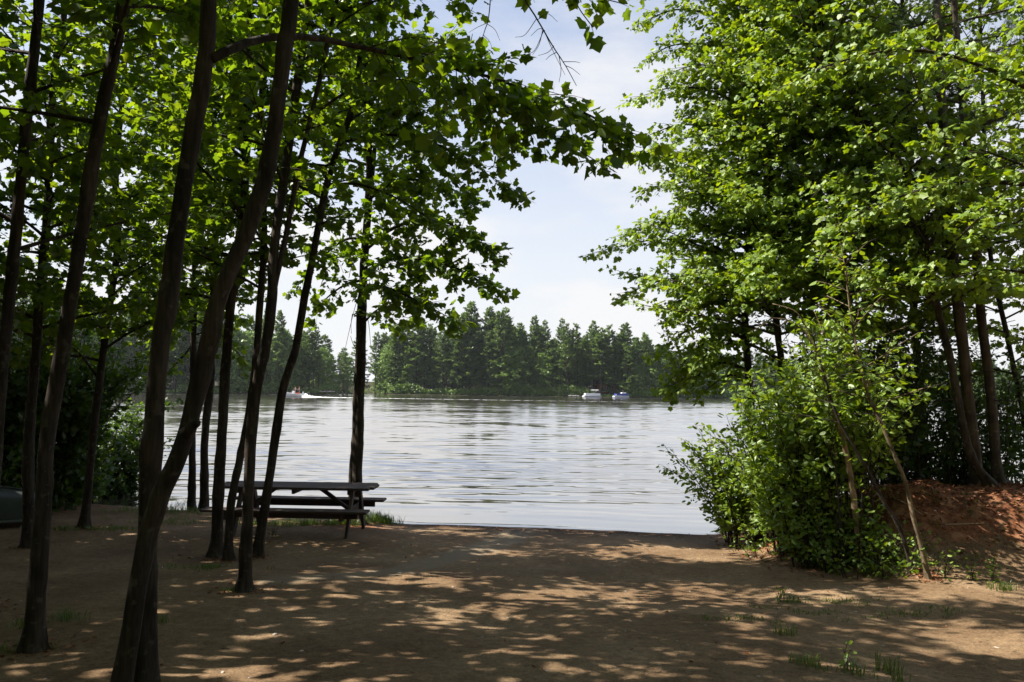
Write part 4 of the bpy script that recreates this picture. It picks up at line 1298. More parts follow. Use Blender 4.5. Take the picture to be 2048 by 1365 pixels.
# ================================================================ SPEEDBOAT, PEOPLE, WAKE
M_WHITE = plain('white_gelcoat', (0.80, 0.80, 0.80), 0.25, 0.5)
M_DARK = plain('dark_plastic', (0.03, 0.03, 0.035), 0.4, 0.4)
M_RED = plain('red_stripe', (0.45, 0.05, 0.03), 0.4, 0.4)
M_GREYM = plain('grey_metal', (0.35, 0.37, 0.40), 0.35, 0.5, 0.5)
M_GLASS = plain('tinted_glass', (0.06, 0.08, 0.10), 0.08, 0.6)
M_BLUE = plain('blue_vinyl', (0.02, 0.045, 0.25), 0.5, 0.4)
M_SKIN = plain('bare_skin', (0.50, 0.27, 0.18), 0.6, 0.3)  # one even skin tone
M_CANV = plain('canvas', (0.55, 0.55, 0.56), 0.8, 0.2)
M_DOCK = plain('dock_boards', (0.50, 0.47, 0.43), 0.8, 0.2, noise=0.2, scale=3)

sb = P(587, 794, 176); sb.z = 0.0
boat = empty('motorboat', sb, 'white motorboat speeding along the far shore with two people aboard', 'boat')
boat.rotation_euler = (0, math.radians(3.0), math.radians(4))       # bow to the left, slightly raised


def hull_mesh(L, W, H, mb, mat=0, bow=0.9):
    n_, k_ = 20, 9
    vs = []
    for a in range(n_):
        u = a / (n_ - 1)
        w_ = W / 2 * (1 - max(0, (u - 0.45) / 0.55) ** 2.2) ** 0.8 if u > 0.45 else W / 2
        w_ = max(w_, 0.02)
        sheer = H * (1 + 0.35 * u * u)
        keel = -0.25 + (H * 0.9) * max(0, (u - 0.7) / 0.3) ** 2
        xx = L / 2 - u * L - (0.25 * u * u)
        for b_ in range(k_):
            t_ = b_ / (k_ - 1) * 2 - 1
            zz = keel + (sheer - keel) * abs(t_) ** 1.6
            vs.append((xx, w_ * math.copysign(min(1, abs(t_) ** 0.6), t_), zz))
    vs = np.array(vs)
    i_ = (np.arange(n_ - 1)[:, None] * k_ + np.arange(k_ - 1)[None]).ravel()
    mb.add(vs, [np.stack([i_, i_ + 1, i_ + k_ + 1, i_ + k_], -1)], mat, True)
    mb.add(vs[:k_], [np.arange(k_)[None]], mat, False)
    # deck 0.12 below the sheer, with its own vertices
    dl = vs[0::k_].copy(); dr_ = vs[k_ - 1::k_].copy()
    dl[:, 2] -= 0.08; dr_[:, 2] -= 0.08
    dv = np.stack([dl, dr_], 1).reshape(-1, 3)
    j_ = np.arange(n_ - 1) * 2
    mb.add(dv, [np.stack([j_, j_ + 1, j_ + 3, j_ + 2], -1)], mat, False)


q = MB(); hull_mesh(5.9, 2.2, 0.75, q); q.build('hull', M_WHITE, boat)
q = MB()
q.cbox((0.0, 0, 1.0), (0.5, 1.5, 0.6)); q.build('console', M_WHITE, boat)
q = MB(); q.cbox((-0.35, 0, 1.30), (0.05, 1.6, 0.34), rot=np.array([[0.8, 0, 0.6], [0, 1, 0], [-0.6, 0, 0.8]])); q.build('windshield', M_GLASS, boat)
q = MB(); q.cbox((0.9, 0, 0.78), (0.5, 1.5, 0.35)); q.build('seat', M_RED, boat)
q = MB(); q.cbox((3.15, 0, 0.95), (0.55, 0.5, 0.55), bev=0.12); q.cbox((3.1, 0, 0.3), (0.22, 0.16, 0.9)); q.build('outboard_motor', M_DARK, boat)
q = MB(); q.tube(np.array([(-2.6 + 0.3 * a, 1.0 - 0.02 * a * a if a < 6 else 1.0, 1.15) for a in range(5)]), 0.02, 5); q.build('rail', M_GREYM, boat)


def person(loc, rz, label, sitting, shirt, trunks):
    """one continuous body grown over a skeleton; clothing as a child"""
    root = empty('person', loc, label, 'person', 'people in the motorboat')
    root.rotation_euler = (0, 0, rz)
    hip = 0.52 if sitting else 0.92
    J = {'pel': (0, 0, hip), 'wa': (0, 0, hip + 0.18), 'ch': (0, 0, hip + 0.40), 'nk': (0.0, 0, hip + 0.56), 'hd': (-0.02, 0, hip + 0.68), 'ht': (-0.02, 0, hip + 0.80)}
    E = [('pel', 'wa'), ('wa', 'ch'), ('ch', 'nk'), ('nk', 'hd'), ('hd', 'ht')]
    RAD = {'pel': 0.15, 'wa': 0.13, 'ch': 0.155, 'nk': 0.06, 'hd': 0.10, 'ht': 0.07}
    for s_ in (-1, 1):
        t_ = 'l' if s_ < 0 else 'r'
        J['sh' + t_] = (0, s_ * 0.19, hip + 0.47); J['el' + t_] = (-0.10, s_ * 0.25, hip + 0.20); J['wr' + t_] = (-0.34, s_ * 0.20, hip + 0.18); J['ha' + t_] = (-0.43, s_ * 0.19, hip + 0.19)
        E += [('ch', 'sh' + t_), ('sh' + t_, 'el' + t_), ('el' + t_, 'wr' + t_), ('wr' + t_, 'ha' + t_)]
        RAD.update({'sh' + t_: 0.065, 'el' + t_: 0.045, 'wr' + t_: 0.032, 'ha' + t_: 0.038})
        if sitting:
            J['kn' + t_] = (-0.45, s_ * 0.12, hip + 0.02); J['an' + t_] = (-0.48, s_ * 0.12, 0.08); J['to' + t_] = (-0.64, s_ * 0.12, 0.05)
        else:
            J['kn' + t_] = (-0.03, s_ * 0.11, 0.48); J['an' + t_] = (0, s_ * 0.12, 0.08); J['to' + t_] = (-0.16, s_ * 0.13, 0.04)
        J['hp' + t_] = (0, s_ * 0.10, hip - 0.04)
        E += [('pel', 'hp' + t_), ('hp' + t_, 'kn' + t_), ('kn' + t_, 'an' + t_), ('an' + t_, 'to' + t_)]
        RAD.update({'hp' + t_: 0.095, 'kn' + t_: 0.06, 'an' + t_: 0.042, 'to' + t_: 0.035})

    def grow(name, keys, edges, scale, mat, par):
        me = bpy.data.meshes.new(name)
        ix = {k_: a for a, k_ in enumerate(keys)}
        me.from_pydata([J[k_] for k_ in keys], [(ix[a], ix[b_]) for a, b_ in edges], [])
        ob = bpy.data.objects.new(name, me); C.objects.link(ob); ob.parent = par
        md = ob.modifiers.new('skin', 'SKIN')
        sv = me.skin_vertices[0].data
        for a, k_ in enumerate(keys):
            sv[a].radius = (RAD[k_] * scale, RAD[k_] * scale)
            sv[a].use_root = (a == 0)
        sd_ = ob.modifiers.new('smooth', 'SUBSURF'); sd_.levels = 1; sd_.render_levels = 1
        me.materials.append(mat)
        return ob
    keys = list(J)
    body = grow('body', keys, E, 1.0, M_SKIN, root)
    if shirt:
        ks = ['wa', 'ch', 'shl', 'shr', 'pel']
        grow('shirt', ks, [('pel', 'wa'), ('wa', 'ch'), ('ch', 'shl'), ('ch', 'shr')], 1.12, shirt, root)
    grow('shorts', ['pel', 'hpl', 'hpr'], [('pel', 'hpl'), ('pel', 'hpr')], 1.15, trunks, root)
    hr = MB(); th_ = np.linspace(0.0, 1.0, 6)
    hr.lathe([(0.0, 0.135), (0.06, 0.12), (0.10, 0.07), (0.112, 0.01), (0.10, -0.05)], (0.01, 0, hip + 0.70), 10)
    hr.build('hair', plain('brown_hair', (0.05, 0.03, 0.02), 0.7, 0.3), root)


person((sb.x + 0.45, sb.y - 0.2, 0.62), 0.07, 'person standing at the wheel of the motorboat in a pale shirt', False, plain('pale_shirt', (0.62, 0.64, 0.68), 0.8, 0.2), M_DARK)
person((sb.x + 1.15, sb.y + 0.3, 0.55), 0.07, 'bare chested person standing behind the helm of the motorboat', False, None, M_BLUE)

# foam of the wake
M_FOAM = plain('white_foam', (0.88, 0.88, 0.88), 0.9, 0.2)
fo = MB()
wp = curve([P(606, 794, 176), P(640, 795.3, 175), P(700, 796.5, 174), P(800, 798.2, 172), P(950, 800.4, 169), P(1150, 803.0, 165), P(1330, 805.5, 162)], 260)
r_ = np.random.default_rng(3)
uu = np.linspace(0, 1, 260)
wid_ = 0.5 * (0.22 + 3.4 * np.exp(-uu * 8)) * r_.uniform(0.5, 1.3, 260)
hgt = (0.75 * np.exp(-uu * 16) + 0.20 * np.exp(-uu * 4.5) + 0.004) * r_.uniform(0.4, 1.4, 260)
keep = 0.05
cs = []
for a in range(260):
    x_, y_ = wp[a][0], wp[a][1]
    cs.append([(x_, y_ - wid_[a], -0.03), (x_, y_ - wid_[a] * 0.4, hgt[a] * 0.8), (x_, y_, hgt[a]), (x_, y_ + wid_[a] * 0.5, hgt[a] * 0.6), (x_, y_ + wid_[a], -0.03)])
cs = np.array(cs)
ii = np.array([a * 5 + b_ for a in range(259) for b_ in range(4) if (uu[a] < 0.42 or r_.random() < 0.85)])
fo.add(cs.reshape(-1, 3), [np.stack([ii, ii + 5, ii + 6, ii + 1], -1)], 0, True)
tag(fo.build('wake_foam', M_FOAM), 'white foaming wake trailing behind the motorboat', 'wake', kind='stuff')


# pontoon boats and docks
def pontoon(label, px, py, Y, L, body, canopy, rz):
    p = P(px, py, Y); p.z = 0
    root = empty('pontoon_boat', p, label, 'boat', 'pontoon boats moored at the far shore')
    root.rotation_euler = (0, 0, rz)
    for sg in (-1, 1):
        q = MB(); q.tube(np.array([(-L / 2 - 0.2, sg * 0.85, 0.30), (-L / 2 + 0.3, sg * 0.85, 0.12), (0, sg * 0.85, 0.10), (L / 2, sg * 0.85, 0.12)]), [0.10, 0.30, 0.31, 0.28], 10); q.build('pontoon', M_GREYM, root)
    q = MB(); q.cbox((0, 0, 0.5), (L, 2.4, 0.14)); q.build('deck', M_WHITE, root)
    q = MB()
    for sg in (-1, 1):
        q.cbox((0.1, sg * 1.14, 0.95), (L - 0.9, 0.06, 0.62))
    for sx in (-1, 1):
        q.cbox((sx * (L / 2 - 0.38), 0, 0.95), (0.06, 1.9, 0.62))
    q.build('side_panel', body, root)
    q = MB(); q.cbox((-0.6, 0.6, 0.85), (1.6, 0.55, 0.5)); q.build('seat', M_WHITE, root)
    q = MB(); q.cbox((0.9, -0.5, 1.0), (0.5, 0.6, 0.8)); q.build('console', M_DARK, root)
    if canopy:
        q = MB()
        a_ = np.linspace(-1.1, 1.1, 9)
        arch = [(xx, yy, 2.35 - 0.12 * (yy / 1.1) ** 2) for xx in (-0.2, 1.9) for yy in a_]
        arch = np.array(arch); j_ = np.arange(8)
        lower = arch - np.array([0, 0, 0.05])
        q.add(np.vstack([arch, lower]), [np.stack([j_, j_ + 1, j_ + 10, j_ + 9], -1), np.stack([j_ + 18, j_ + 27, j_ + 28, j_ + 19], -1), np.stack([j_, j_ + 18, j_ + 19, j_ + 1], -1), np.stack([j_ + 9, j_ + 10, j_ + 28, j_ + 27], -1)], 0, False)
        cn = q.build('canopy', M_CANV, root)
        for sx in (-0.1, 1.8):
            for sg in (-1, 1):
                q = MB(); q.tube(np.array([(0.6 + sx * 0.3, sg * 1.13, 1.2), (sx, sg * 1.08, 2.25)]), 0.03, 5); q.build('canopy_pole', M_GREYM, cn)
    else:
        q = MB(); q.cbox((0.7, 0, 1.45), (1.7, 1.8, 0.42), bev=0.15); q.build('mooring_cover', M_GREYM, root)
    q = MB(); q.cbox((L / 2 + 0.1, 0, 0.75), (0.4, 0.4, 0.7), bev=0.08); q.build('outboard_motor', M_DARK, root)


pontoon('white pontoon boat with a raised canopy moored at the far shore', 1184, 795, 248, 5.4, M_WHITE, True, 0.12)
pontoon('blue sided pontoon boat moored at the far shore', 1242, 796, 247, 4.6, M_BLUE, False, 0.1)


def dock(label, px0, px1, py, Y, h, n, mat):
    a, b_ = P(px0, py, Y), P(px1, py, Y)
    c_ = (a + b_) / 2; c_.z = 0
    L_ = (b_ - a).length
    root = empty('dock', c_, label, 'dock')
    q = MB(); q.cbox((0, 0, h), (L_, 1.6, 0.16)); q.build('deck', mat, root)
    for a_ in range(n):
        for sg in (-1, 1):
            q = MB(); q.tube(np.array([(-L_ / 2 + L_ * (a_ + 0.5) / n, sg * 0.86, -0.8), (-L_ / 2 + L_ * (a_ + 0.5) / n, sg * 0.86, h + 0.55)]), 0.07, 6); q.build('post', M_FARBARK, root)


dock('pale dock standing out from the far shore by the gap in the trees', 640, 669, 786, 232, 0.95, 3, M_DOCK)
dock('grey dock with pale posts seen between the trunks at the left', 172, 222, 782, 212, 0.6, 4, M_DOCK)
dock('low white float beside the white pontoon boat', 1137, 1158, 794, 250, 0.42, 2, M_WHITE)

# cabin among the far pines
cp = P(1214, 790, 268); cp.z = far_z(cp.x, cp.y)
cab = empty('cabin', cp, 'red-brown cabin with a porch half hidden among the far pines', 'cabin')
M_CAB = plain('cedar_siding', (0.30, 0.11, 0.06), 0.8, 0.2, noise=0.2, scale=2)
q = MB(); q.cbox((0, 2.2, 1.9), (6.0, 4.0, 3.2), bev=0.03); q.build('wall', M_CAB, cab)
q = MB()
q.add(np.array([(-3.4, -0.2, 3.51), (3.4, -0.2, 3.51), (3.4, 4.6, 3.51), (-3.4, 4.6, 3.51), (-3.4, 2.2, 5.1), (3.4, 2.2, 5.1)]),
      [np.array([[0, 1, 5, 4], [2, 3, 4, 5], [0, 3, 2, 1]]), np.array([[0, 4, 3], [1, 2, 5]])], 0, False)
q.build('roof', plain('roof_shingle', (0.09, 0.08, 0.075), 0.9, 0.1), cab)
q = MB(); q.cbox((0, -0.9, 1.0), (6.2, 1.9, 0.16)); q.build('porch_deck', M_DOCK, cab)
for xx in (-2.9, -1.4, 0, 1.4, 2.9):
    q = MB(); q.cbox((xx, -1.7, 1.7), (0.14, 0.14, 3.4)); q.build('porch_post', M_CAB, cab)
for xx in (-1.8, 0.2, 1.9):
    q = MB(); q.cbox((xx, 0.19, 2.3), (0.9, 0.08, 1.1), bev=0.01); w_ = q.build('window', M_WHITE, cab)
    q = MB(); q.cbox((xx, 0.135, 2.3), (0.74, 0.03, 0.94), bev=0.005); q.build('pane', M_GLASS, w_)

#@@COVER
# ================================================================ GROUND COVER
def grass_patch(mb, cx, cy, rx, ry, n, h):
    a = G.uniform(0, 2 * PI, n); rr = np.sqrt(G.uniform(0, 1, n))
    nc = max(5, n // 9)
    cxs = cx + G.normal(0, rx * 0.5, nc); cys = cy + G.normal(0, ry * 0.5, nc)
    k = G.integers(0, nc, n)
    x = cxs[k] + np.cos(a) * rr * 0.09; y = cys[k] + np.sin(a) * rr * 0.09
    z = gz(x, y)
    hh = h * G.uniform(0.3, 0.85, n)
    az = G.uniform(0, 2 * PI, n); ln = G.uniform(0.2, 1.1, n) * hh
    w = 0.0028 + 0.0022 * G.random(n)
    px_, py_ = -np.sin(az) * w, np.cos(az) * w
    b0 = np.stack([x - px_, y - py_, z - 0.01], -1); b1 = np.stack([x + px_, y + py_, z - 0.01], -1)
    mx_ = x + np.cos(az) * ln * 0.35; my_ = y + np.sin(az) * ln * 0.35
    m0 = np.stack([mx_ - px_ * .8, my_ - py_ * .8, z + hh * 0.65], -1); m1 = np.stack([mx_ + px_ * .8, my_ + py_ * .8, z + hh * 0.65], -1)
    t = np.stack([x + np.cos(az) * ln, y + np.sin(az) * ln, z + hh * 0.93], -1)
    V = np.stack([b0, b1, m1, m0, t], 1).reshape(-1, 3)
    o_ = np.arange(n) * 5
    mb.add(V, [np.stack([o_, o_ + 1, o_ + 2, o_ + 3], -1), np.stack([o_ + 3, o_ + 2, o_ + 4], -1)], 0, False)


gmb = MB()
for px_, py_, rx, ry, n, h in [(395, 1015, 0.9, 0.5, 900, 0.22), (330, 1025, 0.8, 0.4, 600, 0.16), (560, 1050, 0.7, 0.4, 500, 0.12), (640, 1050, 0.6, 0.35, 500, 0.14), (745, 1042, 0.35, 0.3, 600, 0.26), (700, 1048, 0.4, 0.3, 400, 0.16), (765, 1046, 0.15, 0.15, 300, 0.20),
                               (390, 1135, 0.5, 0.25, 260, 0.07), (345, 1045, 0.8, 0.4, 350, 0.10), (200, 1060, 0.9, 0.4, 400, 0.10), (138, 1240, 0.08, 0.08, 60, 0.13), (60, 1250, 0.12, 0.12, 60, 0.10), (30, 1300, 0.3, 0.2, 80, 0.09), (310, 1245, 0.1, 0.1, 60, 0.10), (470, 1180, 0.15, 0.1, 90, 0.06),
                               (1570, 1205, 0.10, 0.10, 40, 0.14), (1680, 1205, 0.5, 0.3, 200, 0.05), (1600, 1225, 0.9, 0.35, 160, 0.05), (1580, 1270, 0.12, 0.1, 50, 0.13), (1700, 1345, 0.25, 0.2, 90, 0.12), (1775, 1345, 0.08, 0.08, 40, 0.20), (1620, 1330, 0.12, 0.1, 60, 0.10), (1480, 1240, 0.4, 0.2, 120, 0.05),
                               (1830, 1230, 0.7, 0.3, 160, 0.06), (2010, 1180, 0.15, 0.1, 90, 0.14), (1750, 1130, 0.25, 0.12, 240, 0.22), (1810, 1132, 0.4, 0.15, 260, 0.16), (1690, 1128, 0.3, 0.15, 220, 0.18), (1640, 1122, 0.3, 0.15, 200, 0.16), (1520, 1098, 0.3, 0.15, 220, 0.16), (1450, 1068, 0.2, 0.15, 160, 0.14), (1930, 1120, 0.7, 0.2, 140, 0.08), (1940, 1010, 0.8, 0.4, 120, 0.10)]:
    c_ = hit(px_, py_)
    grass_patch(gmb, c_.x, c_.y, rx, ry, n, h)
tag(gmb.build('grass', M_GRASS), 'thin green grass growing in tufts on the sand and bank', 'grass', kind='stuff')

# fallen pine needles and leaves on the mound and under the shrubs
lmb = MB()
n = 26000
x = G.uniform(3.0, 9.5, n * 3); y = G.uniform(8.8, 13.5, n * 3)
pr = np.clip(mound(x, y) * 1.1, 0, 1) * (0.35 + _vn(x, y, 1.3, 12)) * 1.3
pr = np.maximum(pr, np.clip((x - 3.2) / 1.2, 0, 1) * np.clip((y - 9.6) / 1.2, 0, 1) * 0.35)
k = G.random(n * 3) < pr
x, y = x[k], y[k]
pos = np.stack([x, y, gz(x, y) + 0.006], -1)
dr = G.normal(0, 1, pos.shape); dr[:, 2] *= 0.35
nr_ = np.array([0, 0, 1.0]) + G.normal(0, 0.5, pos.shape)
sz = G.uniform(0.018, 0.065, len(x))
add_leaves(lmb, pos, dr, nr_, sz, LEAF_OVAL, 0)
# scattered brown leaves on the sand
n = 5200
x = G.uniform(-9, 8, n); y = 3.4 + 11.0 * G.random(n)
k = G.random(n) < 0.25 + 1.1 * np.clip(_vn(x, y, 0.8, 41) + 0.25, 0, 1); x = x[k]; y = y[k]; n = len(x)
pos = np.stack([x, y, gz(x, y) + 0.004], -1)
dr = G.normal(0, 1, pos.shape); dr[:, 2] *= 0.2
add_leaves(lmb, pos, dr, np.array([0, 0, 1.0]) + G.normal(0, 0.35, pos.shape), 0.010 + 0.035 * G.random(n) ** 2.2, LEAF_OVAL, 0)
for fx_, fy_, fr_ in FEET:
    if fy_ > 15 or abs(fx_) > 9:
        continue
    n = 150
    a = G.uniform(0, 2 * PI, n); r0 = fr_ * (0.8 + np.abs(G.normal(0, 2.2, n)))
    x = fx_ + np.cos(a) * r0; y = fy_ + np.sin(a) * r0
    pos = np.stack([x, y, gz(x, y) + 0.006], -1)
    dr = G.normal(0, 1, pos.shape); dr[:, 2] *= 0.3
    add_leaves(lmb, pos, dr, np.array([0, 0, 1.0]) + G.normal(0, 0.5, pos.shape), 0.012 + 0.045 * G.random(n) ** 1.5, LEAF_OVAL, 0)
n = 1500
x = G.uniform(-3, 4.6, n)
y = np.interp(x, SX, SY) + _vn(x, 0 * x, 0.9, 5) * 0.18 - 0.22 - np.abs(G.normal(0, 0.16, n)) + 0.12 * _vn(x, 0 * x, 2.5, 61)
pos = np.stack([x, y, gz(x, y) + 0.005], -1)
dr = G.normal(0, 1, pos.shape); dr[:, 2] *= 0.2
add_leaves(lmb, pos, dr, np.array([0, 0, 1.0]) + G.normal(0, 0.3, pos.shape), 0.010 + 0.05 * G.random(n) ** 2.5, LEAF_OVAL, 0)
tag(lmb.build('leaf_litter', M_LITTER), 'red-brown fallen needles and leaves strewn over the mound', 'leaf litter', kind='stuff')

# fallen sticks
for px_, py_, L_, az_, lab in [(1800, 1005, 0.55, 2.2, 'thin pale stick lying on the red mound beside the sapling'), (1765, 978, 0.35, 0.5, 'short thick stick on the left shoulder of the red mound'),
                               (1930, 1050, 0.6, 0.1, 'long thin stick lying across the lower slope of the mound'), (1560, 1115, 0.5, 0.3, 'stick lying where the sand meets the undergrowth')]:
    b_ = hit(px_, py_)
    st_ = MB()
    e_ = [(b_.x + math.cos(az_) * L_ * (t_ - 0.5) + R.uniform(-.01, .01), b_.y + math.sin(az_) * L_ * (t_ - 0.5), 0) for t_ in (0, 0.33, 0.66, 1)]
    e_ = [(a_[0], a_[1], gz1(a_[0], a_[1]) + 0.012) for a_ in e_]
    st_.tube(curve(e_, 10), np.linspace(0.014, 0.006, 10), 6, 0, 0.15, True, px_)
    o_ = st_.build('stick', M_BARK_DEAD, None, tuple(b_), tuple(b_))
    tag(o_, lab, 'stick', 'fallen sticks')

# pebbles
pm = MB()
ico = []
for a in range(4):
    for b_ in range(7):
        pass
th = np.linspace(0, 2 * PI, 7, endpoint=False)
prof = [(0.0, 0.5), (0.55, 0.38), (0.95, 0.02), (0.8, -0.3), (0.0, -0.45)]
pv = np.array([[r0 * math.cos(t), r0 * math.sin(t), z0] for r0, z0 in prof for t in th])
i_ = np.arange(4)[:, None] * 7; j_ = np.arange(7)[None]; jn = (j_ + 1) % 7
pq = np.stack([i_ + j_, i_ + 7 + j_, i_ + 7 + jn, i_ + jn], -1).reshape(-1, 4)
n = 1300
x = G.uniform(-7, 8, n); y = 3.6 + 10.9 * G.random(n) ** 0.9
s = 0.004 + 0.017 * G.random(n) ** 4
for a in range(n):
    an = G.uniform(0, 6.28); sc = np.array([G.uniform(0.8, 1.5), G.uniform(0.6, 1.0), G.uniform(0.5, 0.8)]) * s[a]
    v = pv * sc * (1 + G.normal(0, 0.08, (len(pv), 1)))
    v = np.stack([v[:, 0] * math.cos(an) - v[:, 1] * math.sin(an), v[:, 0] * math.sin(an) + v[:, 1] * math.cos(an), v[:, 2]], -1)
    pm.add(v + np.array([x[a], y[a], gz1(x[a], y[a]) + s[a] * 0.1]), [pq], 0, True)
tag(pm.build('pebbles', plain('pebble_stone', (0.33, 0.28, 0.24), 0.8, 0.3, noise=0.5, scale=4)), 'small grey pebbles scattered over the sand', 'pebbles', kind='stuff')

# small weeds in the sand
for px_, py_, h_, lab in [(1985, 1165, 0.30, 'spindly weed standing in the sunny sand below the mound'), (1945, 1160, 0.16, 'short dark weed in the sand at the shadow edge'), (1690, 1340, 0.18, 'small broad-leaved weed in the shaded foreground sand'), (548, 1075, 0.20, 'small green seedling in front of the picnic table'), (1562, 1204, 0.2, 'single thin weed in the shaded sand before the shrubs')]:
    b_ = hit(px_, py_)
    shrub(lab, b_, fan_stems(b_, 4, h_, h_ * 0.35, jit=0.02), leaf=0.045, side=0.06, name='weed', cat='weed', group='weeds in the sand', step=0.04, r=0.003, s0=0.1, pitch=0.03)

#@@WOODS
# ================================================================ UNSEEN WOODS BEHIND THE CLEARING (added to shade the foreground)
wmb = MB()
n = 42000
# unseen canopy over and behind the viewer; left grove thinned to let dapples through
x = G.uniform(-18, 16, n); y = G.uniform(-14, 5, n); z = G.uniform(6.2, 10.5, n)
k1 = (z > 2.5 + 0.56 * np.maximum(y, 0) + 1.2) & (y < 1.8)
px1 = np.stack([x, y, z], -1)[k1]
n3 = 600
x = G.uniform(-10, 10, n3); y = G.uniform(3, 8.2, n3); z = G.uniform(7.4, 10.5, n3)
px3 = np.stack([x, y, z], -1)[z > 2.5 + 0.56 * y + 0.9]
n2 = 42000
a = G.uniform(PI * 0.80, PI * 2.16, n2); rr = G.uniform(9.5, 17, n2)
px2 = np.stack([np.cos(a) * rr, np.sin(a) * rr - 1.0, G.uniform(0.3, 10, n2)], -1)
n4 = 62000
x = G.uniform(-20, -3, n4); y = G.uniform(2, 18, n4); z = G.uniform(3.2, 10.5, n4)
q4 = x + 0.76 * z + 1.0 + 0.22 * y
c4 = _vn(x + 0.3 * z, y * 1.3, 0.75, 51) + 0.6 * _vn(z + x, y, 1.7, 52)
px4 = np.stack([x, y, z], -1)[(x < -0.66 * y - 0.6) & ((q4 < -0.6 + 1.2 * c4) | ((c4 > -0.10) & (G.random(n4) < 0.8)))]
pos = np.vstack([px1, px2, px3, px4])
cl = _vn(pos[:, 0], pos[:, 1] + pos[:, 2] * 0.7, 0.8, 21) + _vn(pos[:, 0] + pos[:, 2], pos[:, 1], 1.5, 22) * 0.5
pos = pos[cl > -0.22]
add_leaves(wmb, pos, G.normal(0, 1, pos.shape), np.array([0, 0, 1.0]) + G.normal(0, 0.5, pos.shape), G.uniform(0.18, 0.36, len(pos)), LEAF_MAPLE_S, 0)
for k in range(16):
    a = PI * 0.85 + PI * 1.25 * k / 15
    bx, by = math.cos(a) * R.uniform(9, 15), math.sin(a) * R.uniform(7, 13) - 1
    zz = gz1(bx, by)
    wmb.tube(curve([(bx, by, zz - 0.05), (bx + R.uniform(-.3, .3), by, zz + 4), (bx + R.uniform(-.6, .6), by + R.uniform(-.5, .5), zz + 9.5)], 10), np.linspace(0.12, 0.03, 10), 8, 1)
tag(wmb.build('woods', [M_MAPLE, M_BARK]), 'unseen woods around and behind the clearing, added for shade', 'woods', kind='stuff')

#@@HAZE
hz_ = MB(); hz_.box((0, 500, 22), (5200, 3400, 50))
m, nt, ns, ls = newmat('lake_haze')
pv = ns.new('ShaderNodeVolumePrincipled')
pv.inputs['Color'].default_value = (0.80, 0.88, 0.95, 1); pv.inputs['Density'].default_value = 0.00010; pv.inputs['Anisotropy'].default_value = 0.3
o = ns.new('ShaderNodeOutputMaterial'); ls.new(pv.outputs[0], o.inputs['Volume'])
tag(hz_.build('haze', m), 'thin pale summer haze over the lake', 'haze', kind='stuff')
#@@LIGHT
# ================================================================ LIGHT
SUN_EL, SUN_AZ = math.radians(52), math.radians(177)                # azimuth measured from +X towards +Y
sd_ = Vector((math.cos(SUN_AZ) * math.cos(SUN_EL), math.sin(SUN_AZ) * math.cos(SUN_EL), math.sin(SUN_EL)))
sl = bpy.data.lights.new('sun', 'SUN')
sl.energy = 5.0; sl.angle = math.radians(0.53); sl.color = (1.0, 0.93, 0.82)
so = bpy.data.objects.new('sun', sl)
so.rotation_euler = sd_.to_track_quat('Z', 'Y').to_euler()
C.objects.link(so)

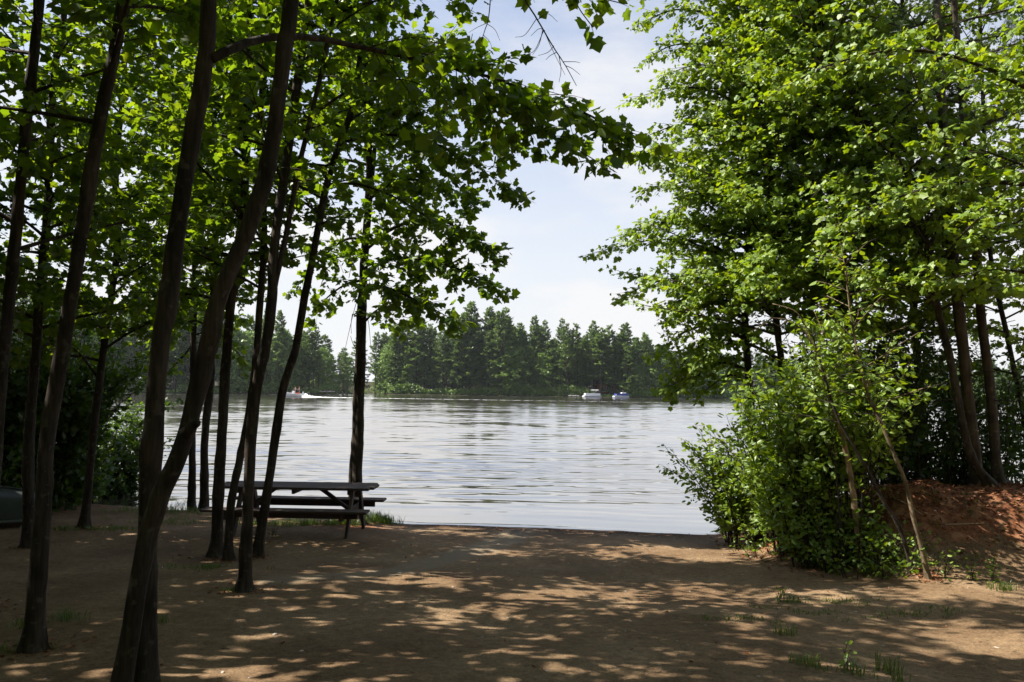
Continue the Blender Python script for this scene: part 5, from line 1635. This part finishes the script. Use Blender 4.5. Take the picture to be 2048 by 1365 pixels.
w = bpy.data.worlds.new('World'); bpy.context.scene.world = w
w.use_nodes = True
ns, ls = w.node_tree.nodes, w.node_tree.links
ns.clear()
sky = node(ns, 'ShaderNodeTexSky', sky_type='NISHITA', sun_disc=False, sun_elevation=SUN_EL, sun_rotation=PI / 2 - SUN_AZ, air_density=1.0, dust_density=1.0, ozone_density=1.0)
tc = ns.new('ShaderNodeTexCoord')
sp_ = ns.new('ShaderNodeSeparateXYZ'); ls.new(tc.outputs['Generated'], sp_.inputs[0])
mp = node(ns, 'ShaderNodeMapping'); mp.inputs['Scale'].default_value = (1.6, 1.6, 4.5); mp.inputs['Location'].default_value = (0.35, 0.0, 0.15)
ls.new(tc.outputs['Generated'], mp.inputs['Vector'])
cn = node(ns, 'ShaderNodeTexNoise', _Scale=1.7, _Detail=7.0, _Roughness=0.56); ls.new(mp.outputs[0], cn.inputs['Vector'])
cr = ramp(ns, [(0.44, (0, 0, 0)), (0.68, (1, 1, 1))]); ls.new(cn.outputs['Fac'], cr.inputs['Fac'])
hz = node(ns, 'ShaderNodeMapRange'); hz.inputs['From Min'].default_value = 0.02; hz.inputs['From Max'].default_value = 0.52
hz.inputs['To Min'].default_value = 1.0; hz.inputs['To Max'].default_value = 0.22
ls.new(sp_.outputs['Z'], hz.inputs['Value'])
mxx = node(ns, 'ShaderNodeMath', operation='MULTIPLY_ADD'); ls.new(cr.outputs[0], mxx.inputs[0]); mxx.inputs[1].default_value = 0.5; ls.new(hz.outputs[0], mxx.inputs[2]); mxx.use_clamp = True
mc = node(ns, 'ShaderNodeMixRGB'); ls.new(mxx.outputs[0], mc.inputs[0]); bst = node(ns, 'ShaderNodeMixRGB', blend_type='MULTIPLY', _Fac=1.0); bst.inputs[2].default_value = (1.06, 1.26, 1.50, 1); ls.new(sky.outputs[0], bst.inputs[1]); ls.new(bst.outputs[0], mc.inputs[1]); mc.inputs[2].default_value = (7.45, 7.45, 7.55, 1)
bg = node(ns, 'ShaderNodeBackground', _Strength=0.050); ls.new(mc.outputs[0], bg.inputs['Color'])
o = ns.new('ShaderNodeOutputWorld'); ls.new(bg.outputs[0], o.inputs['Surface'])

sc = bpy.context.scene
sc.view_settings.view_transform = 'Standard'
sc.view_settings.look = 'None'
sc.view_settings.exposure = 1.35
sc.view_settings.gamma = 1.0
sc.view_settings.use_curve_mapping = False
sc.render.engine = 'CYCLES'
cy = sc.cycles
cy.max_bounces = 7; cy.diffuse_bounces = 3; cy.glossy_bounces = 3; cy.transmission_bounces = 3; cy.transparent_max_bounces = 4
cy.caustics_reflective = False; cy.caustics_refractive = False
cy.sample_clamp_indirect = 6.0
cy.use_denoising = True
cy.volume_bounces = 0
try:
    cy.denoiser = 'OPENIMAGEDENOISE'
except Exception:
    cy.use_denoising = False
